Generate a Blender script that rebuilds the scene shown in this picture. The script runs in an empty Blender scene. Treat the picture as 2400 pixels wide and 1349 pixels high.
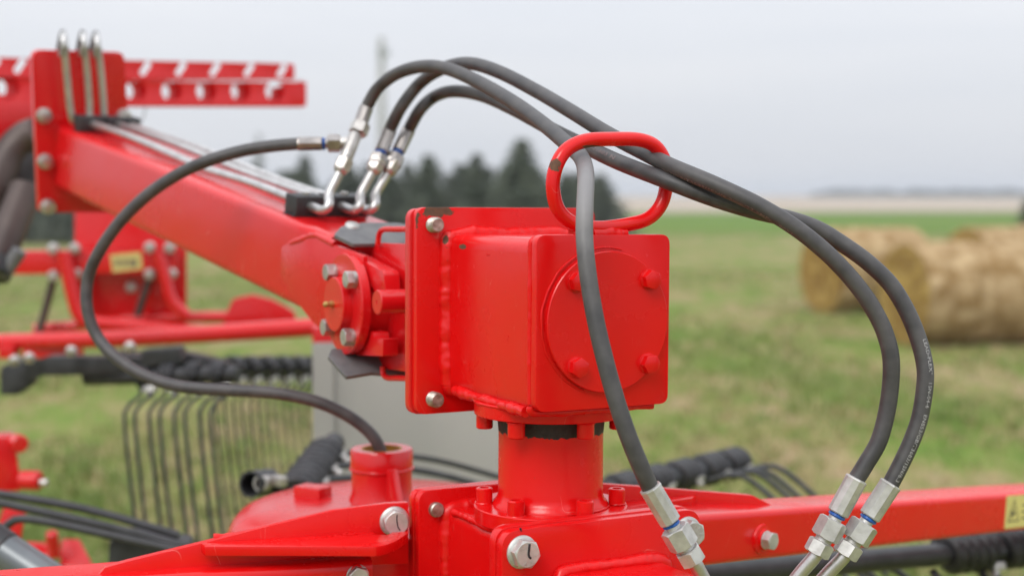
import bpy, bmesh, math, random
from mathutils import Vector, Matrix, noise as mnoise
random.seed(7)
SC = bpy.context.scene
COL = SC.collection

# ------------------------------------------------------------------ camera
F, CX, CY, HOR = 3333.33, 1200.0, 674.5, 455.0        # focal length in photo pixels, centre, horizon row
PITCH = math.atan((CY - HOR) / F)
CAM = Vector((0, 0, 1.65))
FW = Vector((0, math.cos(PITCH), -math.sin(PITCH)))
UP = Vector((0, math.sin(PITCH), math.cos(PITCH)))
RT = Vector((1, 0, 0))
cd = bpy.data.cameras.new('camera')
cam = bpy.data.objects.new('camera', cd)
COL.objects.link(cam)
cam.location = CAM
cam.rotation_euler = (math.pi / 2 - PITCH, 0, 0)
cd.lens, cd.sensor_width = 50.0, 36.0
cd.clip_start, cd.clip_end = 0.05, 6000
cd.dof.use_dof = True
cd.dof.focus_distance = 1.135
cd.dof.aperture_fstop = 4.4
SC.camera = cam

# ------------------------------------------------------------------ world, sun, exposure
w = bpy.data.worlds.new('World'); SC.world = w; w.use_nodes = True
nt = w.node_tree; nt.nodes.clear()
def wn(t, **k):
    n = nt.nodes.new(t)
    for a, b in k.items(): setattr(n, a, b)
    return n
SUN_EL, SUN_AZ = math.radians(45), math.radians(206)
sky = wn('ShaderNodeTexSky', sky_type='NISHITA', sun_disc=False)
sky.sun_elevation, sky.sun_rotation = SUN_EL, SUN_AZ
sky.dust_density, sky.air_density = 3.0, 1.0
geo = wn('ShaderNodeTexCoord')
sep = wn('ShaderNodeSeparateXYZ'); nt.links.new(geo.outputs['Generated'], sep.inputs[0])
def wmath(op, a, b=None):
    m = wn('ShaderNodeMath', operation=op)
    for i, v in enumerate((a, b)):
        if v is None: continue
        if isinstance(v, (int, float)): m.inputs[i].default_value = v
        else: nt.links.new(v, m.inputs[i])
    return m.outputs[0]
zz = wmath('MAXIMUM', sep.outputs['Z'], 0.0)
lum = wmath('ADD', wmath('MULTIPLY', zz, 1.65), 1.02)          # overcast sky: zenith brighter than horizon
mp = wn('ShaderNodeMapping'); mp.inputs['Scale'].default_value = (1.2, 1.2, 9.0)
nt.links.new(geo.outputs['Generated'], mp.inputs[0])
nz = wn('ShaderNodeTexNoise'); nz.inputs['Scale'].default_value = 2.2; nz.inputs['Detail'].default_value = 4
nt.links.new(mp.outputs[0], nz.inputs['Vector'])
cl = wn('ShaderNodeMix', data_type='RGBA')
cl.inputs['A'].default_value = (0.700, 0.725, 0.775, 1); cl.inputs['B'].default_value = (0.748, 0.764, 0.802, 1)
mr = wn('ShaderNodeMapRange'); mr.inputs[1].default_value = .35; mr.inputs[2].default_value = .65
nt.links.new(nz.outputs[0], mr.inputs[0]); nt.links.new(mr.outputs[0], cl.inputs[0])
sc_ = wn('ShaderNodeVectorMath', operation='SCALE'); nt.links.new(cl.outputs['Result'], sc_.inputs[0]); nt.links.new(lum, sc_.inputs['Scale'])
nsc = wn('ShaderNodeVectorMath', operation='SCALE'); nt.links.new(sky.outputs[0], nsc.inputs[0]); nsc.inputs['Scale'].default_value = .07
mx = wn('ShaderNodeMix', data_type='RGBA'); mx.inputs[0].default_value = .93
nt.links.new(nsc.outputs[0], mx.inputs['A']); nt.links.new(sc_.outputs[0], mx.inputs['B'])
bg = wn('ShaderNodeBackground'); bg.inputs['Strength'].default_value = 1.0
nt.links.new(mx.outputs['Result'], bg.inputs[0])
wo = wn('ShaderNodeOutputWorld'); nt.links.new(bg.outputs[0], wo.inputs[0])
sl = bpy.data.lights.new('sun', 'SUN'); sl.energy = 1.5; sl.angle = math.radians(25); sl.color = (1, .97, .92)
so = bpy.data.objects.new('sun', sl); COL.objects.link(so)
sdir = Vector((math.sin(SUN_AZ) * math.cos(SUN_EL), math.cos(SUN_AZ) * math.cos(SUN_EL), math.sin(SUN_EL)))
so.rotation_euler = sdir.to_track_quat('Z', 'Y').to_euler()
so.location = (0, -5, 8)
vs = SC.view_settings
vs.view_transform = 'Standard'; vs.look = 'None'; vs.exposure = 0.0; vs.gamma = 1.0; vs.use_curve_mapping = False
SC.cycles.use_denoising = True
SC.cycles.max_bounces = 6

# ------------------------------------------------------------------ frames and pixel rays
def ray(px, py): return FW + RT * ((px - CX) / F) - UP * ((py - CY) / F)
def W(px, py, d): return CAM + ray(px, py) * d
class Fr:
    def __init__(s, o, x, y, z): s.o, s.ax = Vector(o), (Vector(x).normalized(), Vector(y).normalized(), Vector(z).normalized())
    def pt(s, a, b, c): return s.o + s.ax[0] * a + s.ax[1] * b + s.ax[2] * c
    def hit(s, axis, val, px, py):
        a = s.ax['xyz'.index(axis)]; d = ray(px, py)
        P = CAM + d * ((val - (CAM - s.o).dot(a)) / d.dot(a)) - s.o
        return tuple(P.dot(k) for k in s.ax)
    def hits(s, axis, val, pts):
        k = 'xyz'.index(axis)
        return [tuple(c for i, c in enumerate(s.hit(axis, val, *p)) if i != k) for p in pts]
    def P(s, axis, val, px, py): return s.pt(*s.hit(axis, val, px, py))
# frame of the gearbox: x along its end plate (right and back), y out of the end plate towards the viewer, z up
G = Fr((0.07395946, 1.13576008, 1.54811865), (0.88208291, 0.47101765, -0.0084917),
       (0.47106162, -0.88209058, 0.00414195), (0.00553952, 0.00765366, 0.99995537))
ID = Fr((0, 0, 0), (1, 0, 0), (0, 1, 0), (0, 0, 1))

# ------------------------------------------------------------------ mesh helpers
def rounded(pts, r, seg=5):
    out = []; n = len(pts)
    for i in range(n):
        p = Vector(pts[i]); a = Vector(pts[i - 1]); b = Vector(pts[(i + 1) % n])
        ri = r[i] if isinstance(r, (list, tuple)) else r
        if ri <= 0: out.append(tuple(p)); continue
        da, db = (a - p), (b - p)
        ang = da.angle(db); t = min(ri / math.tan(ang / 2), da.length * .48, db.length * .48)
        p0, p1 = p + da.normalized() * t, p + db.normalized() * t
        for k in range(seg + 1):
            s = k / seg
            out.append(tuple(p0 * (1 - s) ** 2 + p * 2 * s * (1 - s) + p1 * s * s))
    return out
def rect(x0, x1, y0, y1, r=0, seg=5):
    p = [(x0, y0), (x1, y0), (x1, y1), (x0, y1)]
    return rounded(p, r, seg) if r else p
def circ(cx, cy, r, n=20): return [(cx + r * math.cos(2 * math.pi * i / n), cy + r * math.sin(2 * math.pi * i / n)) for i in range(n)]
def prism(bm, fr, axis, lo, hi, pts, bev=.0008, holes=(), seg=2):
    k = 'xyz'.index(axis)
    def mk(p, v):
        c = list(p); c.insert(k, v); return bm.verts.new(fr.pt(*c))
    faces = []; caps = []
    loops = [pts] + list(holes)
    rings = {}
    for v in (lo, hi):
        rings[v] = [[mk(p, v) for p in L] for L in loops]
        if not holes:
            caps.append(bm.faces.new(rings[v][0]))
        else:
            ed = []
            for R in rings[v]:
                for i in range(len(R)): ed.append(bm.edges.new((R[i - 1], R[i])))
            r = bmesh.ops.triangle_fill(bm, use_beauty=True, use_dissolve=False, edges=ed)
            caps += [g for g in r['geom'] if isinstance(g, bmesh.types.BMFace)]
    faces += caps
    for A, B in zip(rings[lo], rings[hi]):
        for i in range(len(A)): faces.append(bm.faces.new((A[i - 1], A[i], B[i], B[i - 1])))
    bmesh.ops.recalc_face_normals(bm, faces=faces)
    if bev:
        es = set()
        for f in faces:
            for e in f.edges:
                if len(e.link_faces) == 2 and e.calc_face_angle(0) > math.radians(30): es.add(e)
        bmesh.ops.bevel(bm, geom=list(es), offset=bev, segments=seg, affect='EDGES', profile=.6, clamp_overlap=True)
def box(bm, fr, x0, x1, y0, y1, z0, z1, bev=.0008): prism(bm, fr, 'z', z0, z1, rect(x0, x1, y0, y1), bev)
def axes(d):
    d = Vector(d).normalized(); a = Vector((0, 0, 1)) if abs(d.z) < .9 else Vector((1, 0, 0))
    x = a.cross(d).normalized(); return x, d.cross(x), d
def lathe(bm, P, d, prof, n=32, fn=None):
    x, y, d = axes(d); P = Vector(P); rings = []; faces = []
    for r, h in prof:
        if r <= 1e-7: rings.append([bm.verts.new(P + d * h)]); continue
        R = []
        for i in range(n):
            t = 2 * math.pi * i / n; rr = r * (fn(t, h) if fn else 1)
            R.append(bm.verts.new(P + d * h + (x * math.cos(t) + y * math.sin(t)) * rr))
        rings.append(R)
    for A, B in zip(rings, rings[1:]):
        for i in range(n):
            if len(A) == 1 and len(B) == 1: continue
            if len(A) == 1: faces.append(bm.faces.new((A[0], B[i - 1], B[i])))
            elif len(B) == 1: faces.append(bm.faces.new((A[i - 1], A[i], B[0])))
            else: faces.append(bm.faces.new((A[i - 1], A[i], B[i], B[i - 1])))
    for R, s in ((rings[0], -1), (rings[-1], 1)):
        if len(R) > 2: faces.append(bm.faces.new(R))
    bmesh.ops.recalc_face_normals(bm, faces=faces)
def cyl(bm, P, d, r, h, n=32, b=None):
    b = min(.0008, r * .2, abs(h) * .2) if b is None else b
    lathe(bm, P, d, [(r - b, 0), (r, b), (r, h - b), (r - b, h)], n)
def hexhead(bm, P, d, af, h, spin=0, wash=0, wh=.0015, dish=0):
    x, y, d = axes(d); P = Vector(P); n = 48; a = af / 2
    if wash: lathe(bm, P, d, [(wash - .0004, 0), (wash, .0004), (wash, wh - .0004), (wash - .0006, wh)], 36)
    z0 = wh if wash else 0
    def rh(t):
        q = (t + math.pi / 6) % (math.pi / 3) - math.pi / 6; return a / math.cos(q)
    rings = []
    for fr_, top in ((1, 0), (1, 1), (.95, 2)):
        R = []
        for i in range(n):
            t = 2 * math.pi * i / n; r = rh(t)
            if top == 0: r_, z_ = r, z0
            elif top == 1: r_, z_ = r, z0 + h - (r - a * .95) * .58
            else: r_, z_ = a * .95, z0 + h
            s = t + spin
            R.append(bm.verts.new(P + d * z_ + (x * math.cos(s) + y * math.sin(s)) * r_))
        rings.append(R)
    fs = []
    for A, B in zip(rings, rings[1:]):
        for i in range(n): fs.append(bm.faces.new((A[i - 1], A[i], B[i], B[i - 1])))
    fs += [bm.faces.new(rings[0]), bm.faces.new(rings[-1])]
    bmesh.ops.recalc_face_normals(bm, faces=fs)
class Path:
    """smooth curve through control points, with arc length and a transported frame"""
    def __init__(s, pts, closed=False, step=.004, smooth=True):
        P = [Vector(p) for p in pts]; n = len(P); raw = []
        if not smooth: raw = P[:]
        else:
            for i in range(n if closed else n - 1):
                if closed: a, b, c, d = P[i - 1], P[i], P[(i + 1) % n], P[(i + 2) % n]
                else: a, b, c, d = P[max(i - 1, 0)], P[i], P[i + 1], P[min(i + 2, n - 1)]
                for k in range(10):
                    t = k / 10
                    raw.append(.5 * ((2 * b) + (c - a) * t + (2 * a - 5 * b + 4 * c - d) * t * t + (3 * b - a - 3 * c + d) * t ** 3))
            if not closed: raw.append(P[-1])
        if closed: raw.append(raw[0])
        L = [0]
        for a, b in zip(raw, raw[1:]): L.append(L[-1] + (b - a).length)
        s.len = L[-1]
        if smooth:
            m = max(4, int(s.len / step)); s.p = []; j = 0
            for i in range(m + 1):
                t = s.len * i / m
                while j < len(L) - 2 and L[j + 1] < t: j += 1
                f = (t - L[j]) / max(1e-9, L[j + 1] - L[j]); s.p.append(raw[j].lerp(raw[j + 1], f))
            if closed: s.p.pop()
        else: s.p = raw
        N = len(s.p); s.closed = closed; s.t = []
        for i in range(N):
            a = s.p[i - 1] if (i or closed) else s.p[0]
            b = s.p[(i + 1) % N] if (i < N - 1 or closed) else s.p[-1]
            s.t.append((b - a).normalized())
        x = axes(s.t[0])[0]; s.x = []
        for t in s.t:
            x = (x - t * x.dot(t)).normalized(); s.x.append(x)
        s.L = [0]
        for a, b in zip(s.p, s.p[1:]): s.L.append(s.L[-1] + (b - a).length)
    def at(s, l):
        j = 0
        while j < len(s.L) - 2 and s.L[j + 1] < l: j += 1
        f = (l - s.L[j]) / max(1e-9, s.L[j + 1] - s.L[j])
        return s.p[j].lerp(s.p[j + 1], f), s.t[j].lerp(s.t[j + 1], min(1, max(0, f))).normalized()
def sweep(bm, path, r, n=14, caps=True, rough=0):
    rings = []
    for i, (p, t, x) in enumerate(zip(path.p, path.t, path.x)):
        y = t.cross(x); R = []
        ri = r(i / max(1, len(path.p) - 1), i) if callable(r) else r
        for k in range(n):
            a = 2 * math.pi * k / n
            q = p + (x * math.cos(a) + y * math.sin(a)) * ri
            if rough: q = q + (q - p) * (mnoise.noise(q * 190) * rough * .6 + mnoise.noise(q * 80) * rough)
            R.append(bm.verts.new(q))
        rings.append(R)
    fs = []
    M = len(rings)
    for i in range(M if path.closed else M - 1):
        A, B = rings[i], rings[(i + 1) % M]
        off = 0
        if path.closed and i == M - 1:
            off = min(range(n), key=lambda o: (A[0].co - B[o].co).length)
        for k in range(n): fs.append(bm.faces.new((A[k - 1], A[k], B[(k + off) % n], B[(k - 1 + off) % n])))
    if caps and not path.closed: fs += [bm.faces.new(rings[0]), bm.faces.new(rings[-1])]
    bmesh.ops.recalc_face_normals(bm, faces=fs)
def BM(): return bmesh.new()
def finish(name, bm, mat, parent=None, ang=35, kind=None, flat=False):
    me = bpy.data.meshes.new(name)
    lim = math.radians(ang)
    for f in bm.faces: f.smooth = not flat
    for e in bm.edges:
        if len(e.link_faces) == 2: e.smooth = e.calc_face_angle(0) < lim
    bm.to_mesh(me); bm.free()
    o = bpy.data.objects.new(name, me); COL.objects.link(o)
    if mat: me.materials.append(mat)
    if parent:
        o.parent = parent
        base = parent
        while base.parent: base = base.parent
        o.matrix_parent_inverse = Matrix.Translation(-base.location) if base is parent else Matrix.Identity(4)
    if kind: o['kind'] = kind
    return o
part = finish
def thing(name, label, cat, loc, group=None):
    o = bpy.data.objects.new(name, None); COL.objects.link(o)
    o.empty_display_size = .05
    o.location = loc; o['label'] = label; o['category'] = cat
    if group: o['group'] = group
    return o
def tag(o, label, cat, group=None):
    o['label'] = label; o['category'] = cat
    if group: o['group'] = group
    return o

# ------------------------------------------------------------------ materials
def mat_nodes(name):
    m = bpy.data.materials.new(name); m.use_nodes = True
    t = m.node_tree; b = t.nodes['Principled BSDF']
    return m, t, b
def N(t, typ, **k):
    n = t.nodes.new(typ)
    for a, v in k.items():
        if a.startswith('i_'):
            n.inputs[a[2:].replace('_', ' ')].default_value = v
        else: setattr(n, a, v)
    return n
def noise_mat(name, c1, c2, rough=.5, metal=0, scale=20, bump=0, bscale=200, lo=.35, hi=.65, rough2=None, detail=4, spec=.5, coat=0, stretch=None, bdist=.001):
    m, t, b = mat_nodes(name); L = t.links.new
    tc = N(t, 'ShaderNodeTexCoord'); vec = tc.outputs['Object']
    if stretch:
        mp = N(t, 'ShaderNodeMapping'); mp.inputs['Scale'].default_value = stretch; L(vec, mp.inputs[0]); vec = mp.outputs[0]
    nz = N(t, 'ShaderNodeTexNoise', i_Scale=scale, i_Detail=detail); L(vec, nz.inputs['Vector'])
    mr = N(t, 'ShaderNodeMapRange'); mr.inputs[1].default_value = lo; mr.inputs[2].default_value = hi; L(nz.outputs[0], mr.inputs[0])
    mx = N(t, 'ShaderNodeMix', data_type='RGBA'); mx.inputs['A'].default_value = (*c1, 1); mx.inputs['B'].default_value = (*c2, 1)
    L(mr.outputs[0], mx.inputs[0]); L(mx.outputs['Result'], b.inputs['Base Color'])
    b.inputs['Metallic'].default_value = metal; b.inputs['Roughness'].default_value = rough
    b.inputs['Specular IOR Level'].default_value = spec; b.inputs['Coat Weight'].default_value = coat
    if rough2 is not None:
        r = N(t, 'ShaderNodeMapRange'); r.inputs[3].default_value = rough; r.inputs[4].default_value = rough2
        L(nz.outputs[0], r.inputs[0]); L(r.outputs[0], b.inputs['Roughness'])
    if bump:
        n2 = N(t, 'ShaderNodeTexNoise', i_Scale=bscale, i_Detail=3); L(vec, n2.inputs['Vector'])
        bp = N(t, 'ShaderNodeBump', i_Strength=bump, i_Distance=bdist); L(n2.outputs[0], bp.inputs['Height']); L(bp.outputs[0], b.inputs['Normal'])
    return m
def paint(name, chips=(), c1=(.70, .0040, .0042), c2=(.64, .0032, .0042), rough=.18, scratch=.45, spec=.38):
    """glossy red machine paint: slight tone drift, orange peel, dust, optional rust chips at given places"""
    m, t, b = mat_nodes(name); L = t.links.new
    tc = N(t, 'ShaderNodeNewGeometry'); vec = tc.outputs['Position']
    nz = N(t, 'ShaderNodeTexNoise', i_Scale=14, i_Detail=5); L(vec, nz.inputs['Vector'])
    mx = N(t, 'ShaderNodeMix', data_type='RGBA'); mx.inputs['A'].default_value = (*c1, 1); mx.inputs['B'].default_value = (*c2, 1)
    L(nz.outputs[0], mx.inputs[0]); col = mx.outputs['Result']
    # fine dust specks and thin dust film, patchy
    d1 = N(t, 'ShaderNodeTexNoise', i_Scale=55, i_Detail=6, i_Roughness=.65); L(vec, d1.inputs['Vector'])
    dr = N(t, 'ShaderNodeMapRange'); dr.inputs[1].default_value = .55; dr.inputs[2].default_value = .85; dr.inputs[4].default_value = .035; L(d1.outputs[0], dr.inputs[0])
    dm = N(t, 'ShaderNodeMix', data_type='RGBA'); dm.inputs['B'].default_value = (.45, .22, .17, 1)
    L(dr.outputs[0], dm.inputs[0]); L(col, dm.inputs['A']); col = dm.outputs['Result']
    sp = N(t, 'ShaderNodeTexVoronoi', i_Scale=170); L(vec, sp.inputs['Vector'])
    sr = N(t, 'ShaderNodeMapRange'); sr.inputs[1].default_value = .10; sr.inputs[2].default_value = .05; L(sp.outputs['Distance'], sr.inputs[0])
    sw = N(t, 'ShaderNodeTexWhiteNoise'); L(sp.outputs['Position'], sw.inputs['Vector'])
    sg = N(t, 'ShaderNodeMath', operation='GREATER_THAN'); sg.inputs[1].default_value = .93; L(sw.outputs[0], sg.inputs[0])
    sm = N(t, 'ShaderNodeMath', operation='MULTIPLY'); L(sr.outputs[0], sm.inputs[0]); L(sg.outputs[0], sm.inputs[1])
    s2 = N(t, 'ShaderNodeMath', operation='MULTIPLY'); L(sm.outputs[0], s2.inputs[0]); s2.inputs[1].default_value = .55
    sx = N(t, 'ShaderNodeMix', data_type='RGBA'); sx.inputs['B'].default_value = (.16, .06, .05, 1); L(s2.outputs[0], sx.inputs[0]); L(col, sx.inputs['A']); col = sx.outputs['Result']
    sn = N(t, 'ShaderNodeTexNoise', i_Scale=16, i_Detail=1.5, i_Distortion=.6); mpx = N(t, 'ShaderNodeMapping'); mpx.inputs['Rotation'].default_value = (.5, .3, .7); mpx.inputs['Scale'].default_value = (1, 2.6, .8)
    L(vec, mpx.inputs[0]); L(mpx.outputs[0], sn.inputs['Vector'])
    sa = N(t, 'ShaderNodeMath', operation='SUBTRACT'); L(sn.outputs[0], sa.inputs[0]); sa.inputs[1].default_value = .5
    sb_ = N(t, 'ShaderNodeMath', operation='ABSOLUTE'); L(sa.outputs[0], sb_.inputs[0])
    sc2 = N(t, 'ShaderNodeMapRange'); sc2.inputs[1].default_value = .0030; sc2.inputs[2].default_value = .0008; L(sb_.outputs[0], sc2.inputs[0])
    sk = N(t, 'ShaderNodeTexNoise', i_Scale=34, i_Detail=3); L(vec, sk.inputs['Vector'])
    sk2 = N(t, 'ShaderNodeMapRange'); sk2.inputs[1].default_value = .56; sk2.inputs[2].default_value = .66; sk2.inputs[4].default_value = scratch; L(sk.outputs[0], sk2.inputs[0])
    sf = N(t, 'ShaderNodeMath', operation='MULTIPLY'); L(sc2.outputs[0], sf.inputs[0]); L(sk2.outputs[0], sf.inputs[1])
    sy = N(t, 'ShaderNodeMix', data_type='RGBA'); sy.inputs['B'].default_value = (.72, .20, .17, 1); L(sf.outputs[0], sy.inputs[0]); L(col, sy.inputs['A']); col = sy.outputs['Result']
    rr = N(t, 'ShaderNodeMapRange'); rr.inputs[1].default_value = .3; rr.inputs[2].default_value = .75; rr.inputs[3].default_value = rough - .04; rr.inputs[4].default_value = rough + .20
    rl = N(t, 'ShaderNodeTexNoise', i_Scale=11, i_Detail=6, i_Roughness=.6); L(vec, rl.inputs['Vector'])
    L(rl.outputs[0], rr.inputs[0]); ro = rr.outputs[0]
    mask = None
    for c, r, amp in chips:
        cn = N(t, 'ShaderNodeTexNoise', i_Scale=1 / max(r) * 1.6, i_Detail=8, i_Roughness=.72); L(vec, cn.inputs['Vector'])
        sub = N(t, 'ShaderNodeVectorMath', operation='SUBTRACT'); L(vec, sub.inputs[0]); sub.inputs[1].default_value = c
        dv = N(t, 'ShaderNodeVectorMath', operation='DIVIDE'); L(sub.outputs[0], dv.inputs[0]); dv.inputs[1].default_value = r
        ln = N(t, 'ShaderNodeVectorMath', operation='LENGTH'); L(dv.outputs[0], ln.inputs[0])
        ms = N(t, 'ShaderNodeMath', operation='MULTIPLY_ADD'); L(cn.outputs[0], ms.inputs[0]); ms.inputs[1].default_value = amp; L(ln.outputs['Value'], ms.inputs[2])
        lt = N(t, 'ShaderNodeMath', operation='LESS_THAN'); L(ms.outputs[0], lt.inputs[0]); lt.inputs[1].default_value = 1 + amp * .42
        if mask is None: mask = lt.outputs[0]
        else:
            mm = N(t, 'ShaderNodeMath', operation='MAXIMUM'); L(mask, mm.inputs[0]); L(lt.outputs[0], mm.inputs[1]); mask = mm.outputs[0]
    bp = N(t, 'ShaderNodeBump', i_Strength=.12, i_Distance=.0006)
    op = N(t, 'ShaderNodeTexNoise', i_Scale=420, i_Detail=2); L(vec, op.inputs['Vector'])
    L(op.outputs[0], bp.inputs['Height']); nrm = bp.outputs[0]
    if mask is not None:
        rc = N(t, 'ShaderNodeTexNoise', i_Scale=300, i_Detail=4); L(vec, rc.inputs['Vector'])
        rcol = N(t, 'ShaderNodeMix', data_type='RGBA'); rcol.inputs['A'].default_value = (.05, .03, .022, 1); rcol.inputs['B'].default_value = (.17, .075, .038, 1); L(rc.outputs[0], rcol.inputs[0])
        m2 = N(t, 'ShaderNodeMix', data_type='RGBA'); L(mask, m2.inputs[0]); L(col, m2.inputs['A']); L(rcol.outputs['Result'], m2.inputs['B']); col = m2.outputs['Result']
        r2 = N(t, 'ShaderNodeMix', data_type='FLOAT'); L(mask, r2.inputs[0]); L(ro, r2.inputs['A']); r2.inputs['B'].default_value = .75; ro = r2.outputs['Result']
        b2 = N(t, 'ShaderNodeBump', i_Strength=.5, i_Distance=.0005, invert=True); L(mask, b2.inputs['Height']); L(nrm, b2.inputs['Normal']); nrm = b2.outputs[0]
    L(col, b.inputs['Base Color']); L(ro, b.inputs['Roughness']); L(nrm, b.inputs['Normal'])
    b.inputs['Specular IOR Level'].default_value = spec
    return m
RED = paint('red_paint')
REDF = paint('red_paint_far', c1=(.64, .0060, .0085), c2=(.58, .005, .0085), rough=.18, spec=.62)
ZINC = noise_mat('zinc_plated_steel', (.62, .60, .57), (.40, .38, .36), .34, .85, 70, .15, 500, rough2=.5)
STEEL = noise_mat('galvanised_pipe', (.58, .57, .56), (.46, .45, .44), .28, .92, 60, .1, 300, rough2=.5)
CHROME = noise_mat('bright_zinc_fitting', (.40, .37, .35), (.28, .26, .25), .26, .92, 80, .1, 400, rough2=.4)
ALU = noise_mat('dull_zinc_fitting', (.60, .59, .57), (.44, .43, .41), .42, .7, 90, .25, 420, rough2=.55, bdist=.0006)
STUD = noise_mat('dirty_steel_stud', (.52, .48, .43), (.24, .19, .15), .42, .7, 160, .3, 500)
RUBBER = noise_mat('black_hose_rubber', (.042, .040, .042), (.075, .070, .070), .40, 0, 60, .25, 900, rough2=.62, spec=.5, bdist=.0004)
def add_pale_patch(m, c, r, col, amt):
    """blends a paler colour in around a point, fading out with a noisy edge"""
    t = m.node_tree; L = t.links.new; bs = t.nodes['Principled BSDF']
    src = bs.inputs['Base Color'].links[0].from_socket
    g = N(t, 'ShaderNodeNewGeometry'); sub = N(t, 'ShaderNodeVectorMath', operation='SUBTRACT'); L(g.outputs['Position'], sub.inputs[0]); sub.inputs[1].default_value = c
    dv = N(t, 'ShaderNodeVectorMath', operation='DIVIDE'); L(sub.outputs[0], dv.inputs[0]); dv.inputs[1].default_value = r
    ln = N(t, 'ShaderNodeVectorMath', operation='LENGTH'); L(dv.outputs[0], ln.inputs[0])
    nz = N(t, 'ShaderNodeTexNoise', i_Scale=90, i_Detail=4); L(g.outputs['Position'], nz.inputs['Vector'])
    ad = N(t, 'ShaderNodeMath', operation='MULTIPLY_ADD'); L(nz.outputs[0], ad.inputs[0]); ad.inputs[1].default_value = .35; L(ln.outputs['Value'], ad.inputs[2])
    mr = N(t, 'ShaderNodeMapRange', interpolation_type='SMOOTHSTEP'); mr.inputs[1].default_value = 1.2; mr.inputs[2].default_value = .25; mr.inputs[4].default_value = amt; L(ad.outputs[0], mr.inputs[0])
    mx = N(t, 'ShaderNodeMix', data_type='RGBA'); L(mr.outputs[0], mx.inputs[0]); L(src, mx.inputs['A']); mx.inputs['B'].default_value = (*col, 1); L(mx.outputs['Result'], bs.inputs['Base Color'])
add_pale_patch(RUBBER, tuple(W(1368, 455, 1.10)), (.07, .09, .075), (.27, .26, .265), .75)  # paler grey around the bend of the hanging hose
BLACK = noise_mat('black_coated_steel', (.016, .017, .019), (.035, .036, .040), .42, 0, 40, .1, 300, rough2=.55)
RINGRUB = noise_mat('black_spring_coil', (.014, .014, .016), (.030, .030, .034), .48, 0, 60, .1, 300)
CLAMPB = noise_mat('black_plastic_clamp', (.018, .018, .020), (.032, .032, .034), .55, 0, 90, .15, 400)
FLAP = noise_mat('grey_rubber_flap', (.10, .10, .105), (.15, .15, .15), .5, 0, 45, .1, 300)
BLUE = noise_mat('blue_sealing_mark', (.008, .07, .30), (.015, .11, .42), .4, 0, 300)
BRASS = noise_mat('brass_nipple', (.55, .36, .12), (.40, .25, .10), .35, .9, 200)
YELLOW = noise_mat('yellow_warning_film', (.66, .58, .20), (.58, .50, .18), .35, 0, 60)
INK = noise_mat('black_marker_ink', (.012, .010, .013), (.03, .02, .03), .5, 0, 300)
PRINT = noise_mat('white_hose_print', (.42, .41, .41), (.24, .23, .23), .6, 0, 900, lo=.3, hi=.6)
PRINT2 = noise_mat('faded_hose_print', (.26, .18, .17), (.12, .09, .09), .6, 0, 900, lo=.3, hi=.6)
CURTAIN = noise_mat('grey_crop_curtain', (.36, .35, .34), (.42, .41, .40), .7, 0, 3, .1, 60, stretch=(1, 1, .3))
BRONZE = noise_mat('brown_grey_cylinder', (.045, .028, .024), (.085, .058, .050), .45, .2, 12)
ORANGE = noise_mat('ochre_primer', (.42, .20, .02), (.30, .12, .02), .5, 0, 120)
GREYTUBE = noise_mat('grey_steel_tube', (.11, .125, .135), (.15, .165, .175), .32, .3, 20)
SEALANT = noise_mat('black_seal_grease', (.010, .010, .010), (.022, .02, .019), .6, 0, 200, .6, 400)

# ================================================================== GROUND AND FIELDS
def ground_mat():
    m, t, b = mat_nodes('mown_meadow'); L = t.links.new
    g = N(t, 'ShaderNodeNewGeometry'); vec = g.outputs['Position']
    mp = N(t, 'ShaderNodeMapping'); mp.inputs['Scale'].default_value = (1, .45, 1); L(vec, mp.inputs[0])
    n1 = N(t, 'ShaderNodeTexNoise', i_Scale=.8, i_Detail=5, i_Roughness=.6); L(mp.outputs[0], n1.inputs['Vector'])
    n2 = N(t, 'ShaderNodeTexNoise', i_Scale=2.6, i_Detail=5, i_Roughness=.65); L(mp.outputs[0], n2.inputs['Vector'])
    n3 = N(t, 'ShaderNodeTexNoise', i_Scale=14, i_Detail=3); L(vec, n3.inputs['Vector'])
    a = N(t, 'ShaderNodeMix', data_type='FLOAT'); a.inputs[0].default_value = .5; L(n1.outputs[0], a.inputs['A']); L(n2.outputs[0], a.inputs['B'])
    r = N(t, 'ShaderNodeValToRGB'); L(a.outputs['Result'], r.inputs[0])
    e = r.color_ramp.elements
    e[0].position = .38; e[0].color = (.095, .175, .020, 1)
    e[1].position = .615; e[1].color = (.34, .245, .145, 1)
    for p, c in ((.46, (.150, .205, .038, 1)), (.505, (.205, .205, .065, 1)), (.555, (.265, .220, .100, 1))):
        k = e.new(p); k.color = c
    x = N(t, 'ShaderNodeMix', data_type='RGBA', blend_type='MULTIPLY'); x.inputs[0].default_value = .5
    L(r.outputs[0], x.inputs['A']); L(n3.outputs[0], x.inputs['B'])
    k = N(t, 'ShaderNodeVectorMath', operation='SCALE'); L(x.outputs['Result'], k.inputs[0]); k.inputs['Scale'].default_value = 1.25
    L(k.outputs[0], b.inputs['Base Color']); b.inputs['Roughness'].default_value = .9; b.inputs['Specular IOR Level'].default_value = .15
    return m
def field_mat(name, c1, c2, sc):
    return noise_mat(name, c1, c2, .9, 0, sc, spec=.15, stretch=(.4, 1, 1))
def sheet(name, x0, x1, y0, y1, z, mat, wob=0):
    bm = BM(); n = 60; rows = []
    for y, s in ((y0, 1), (y1, 2)):
        rows.append([bm.verts.new((x0 + (x1 - x0) * i / n, y + wob * mnoise.noise(Vector((i * .35, s * 9.1, 0))), z)) for i in range(n + 1)])
    for i in range(n): bm.faces.new((rows[0][i], rows[0][i + 1], rows[1][i + 1], rows[1][i]))
    o = finish(name, bm, mat); o['kind'] = 'structure'; return o
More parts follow.
